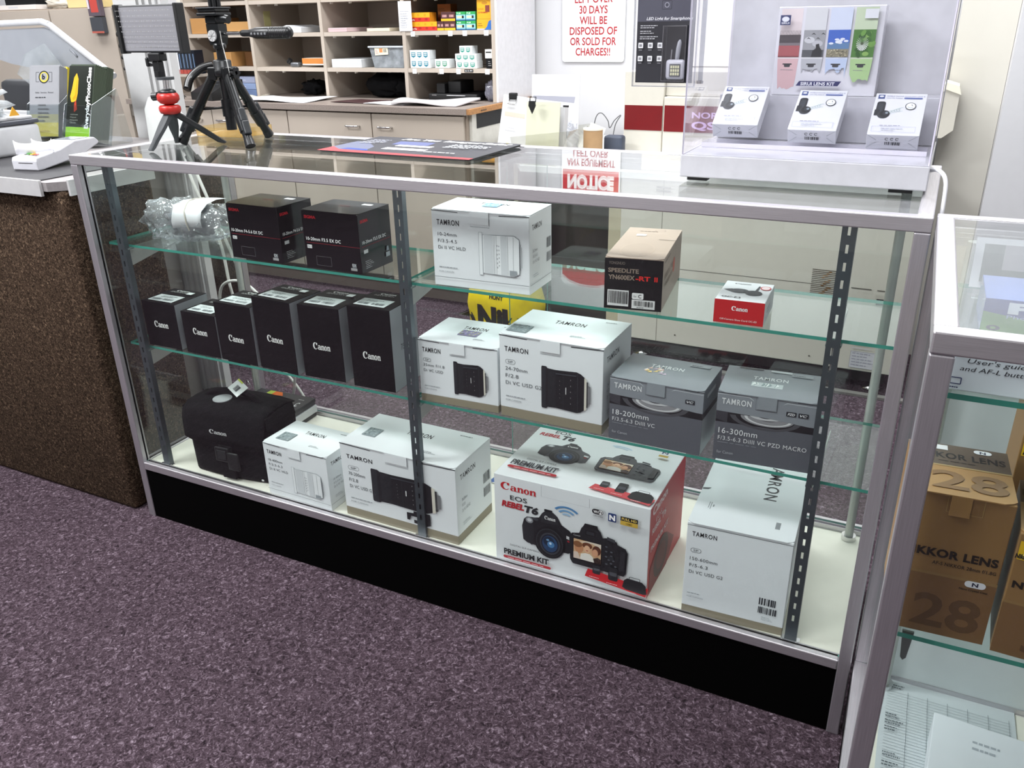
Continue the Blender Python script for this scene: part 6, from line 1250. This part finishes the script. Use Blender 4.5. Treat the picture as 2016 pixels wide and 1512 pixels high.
# gold lens boxes
def gold(x, w, d, h, yaw, num, label, l2, partial):
    F = Art(w, h); F.rect(0, 0, 1, .43, '#7a5a38'); F.rect(0, .43, 1, .02, '#8f7146')
    if num: F.text(num, .26, .06, .66, .24, '#5f452a', bold=.02)
    F.rect(.02, .79, .12, .145, '#e3b81e'); F.poly([(.05, .79), (.14, .86), (.14, .92), (.05, .82)], '#efd870'); F.text('Nikon', .0, .80, .125, .035, '#1d1b12', bold=.05, shear=.2)
    F.text('NIKKOR LENS', .04, .565, .92, .055, '#1f170e', bold=.045); F.text(l2, .36, .51, .60, .024, '#2b2014', bold=.02)
    F.rrect(.70, .395, .2, .045, '#e3e5ea', .5); F.text('N', .77, .405, .06, .026, '#1c2440', bold=.04); F.text('Nano Crystal Coat', .66, .37, .27, .013, '#2b2014', bold=.03)
    F.outline(.38, .88, .34, .12, '#a38754', .0007, .03)
    T = Art(w, d); T.rect(0, .55, 1, .45, '#57493c'); T.rect(0, .53, 1, .025, '#a38a5c'); T.text('NIKKOR LENS', .02, .70, .94, .12, '#1c1712', bold=.03); T.micro(.3, .62, .6, .04, 1, '#2b2118'); T.rect(.22, .87, .18, .10, '#d5d6d8'); T.rrect(.66, .88, .18, .08, '#dcdee2', .5); T.text('N', .72, .89, .06, .05, '#1c2440', bold=.03)
    if num: T.text(num, .22, .10, .72, .34, '#7d5c36', bold=.02)
    return carton('gold_lens_box', label, 'box', x, -.440, .602, yaw, w, d, h, '#8e6c42', F, None, T, lid='tab', rough=.4, topcol='#a17b4a')
gold(1.8145, .100, .115, .176, 3.0, '28', 'tall gold lens box with the number 28 in the right display case', 'AF-S NIKKOR 28mm f/1.8G', False)
F_ = gold(1.9215, .100, .115, .150, -2.0, '35', 'lower gold lens box at the right photo edge in the right case', 'AF-S NIKKOR 35mm', True)
e = empty('gold_box', (1.9215, -.30, .6024), 0, 'second gold box behind, at the right edge of the right case', 'box')
mb = MB(); mb.box(0, .12, 0, .10, 0, .21, cardmat('#8e6c42', .4), r=.001); A = Art(.12, .21); A.rect(.02, .80, .3, .14, '#e3b81e'); A.text('Nikon', .03, .81, .28, .04, '#1d1b12', bold=.04, shear=.2); A.put(mb, FRONT()); mb.build('carton', e)
# shelf clips in the right case
for k, (x, y, z) in enumerate(((1.836, -.445, .602),)):
    mb = MB(); mb.prism([(0, .006), (.012, .006), (.009, -.03), (.006, -.034), (.003, -.03)], 0, .003, M('clip_steel', '#7f8886', .3, metal=.6), axis='y'); tag(mb.build('shelf_clip', None, (x, y, z - .006)), 'small steel shelf clip under the gold boxes', 'clip')
# price sheet and white box on the deck
A = Art(.20, .26); A.rect(0, 0, 1, 1, '#c7ced2')
for i in range(34): A.rect(.04, .05 + i * .025, .92, .0022, '#8d969b')
for i in range(6): A.rect(.2 + i * .15, .05, .003, .85, '#5e676c')
for j, yv in enumerate((.90, .62, .56, .50, .28, .20)): A.micro(.04, yv, .14, .05, 2, '#4a5257', j)
tag(decal('price_sheet', A, TOP(), None, base='#d5dbde', loc=(1.852, -.265, ZD + .0010), rot=(0, 0, R(1)), thick=.0012), 'printed price table sheet lying on the floor of the right case', 'sheet')
F = Art(.22, .12); F.micro(.2, .5, .3, .1, 2, '#b9bfc6'); T = Art(.22, .15); T.micro(.25, .55, .25, .18, 2, '#a9b0b8', 3)
carton('white_carton', 'plain white box on the floor of the right case, cut by the photo corner', 'box', 1.915, -.26, ZD + .003, -3, .24, .14, .055, '#dfe4ea', F, None, T)
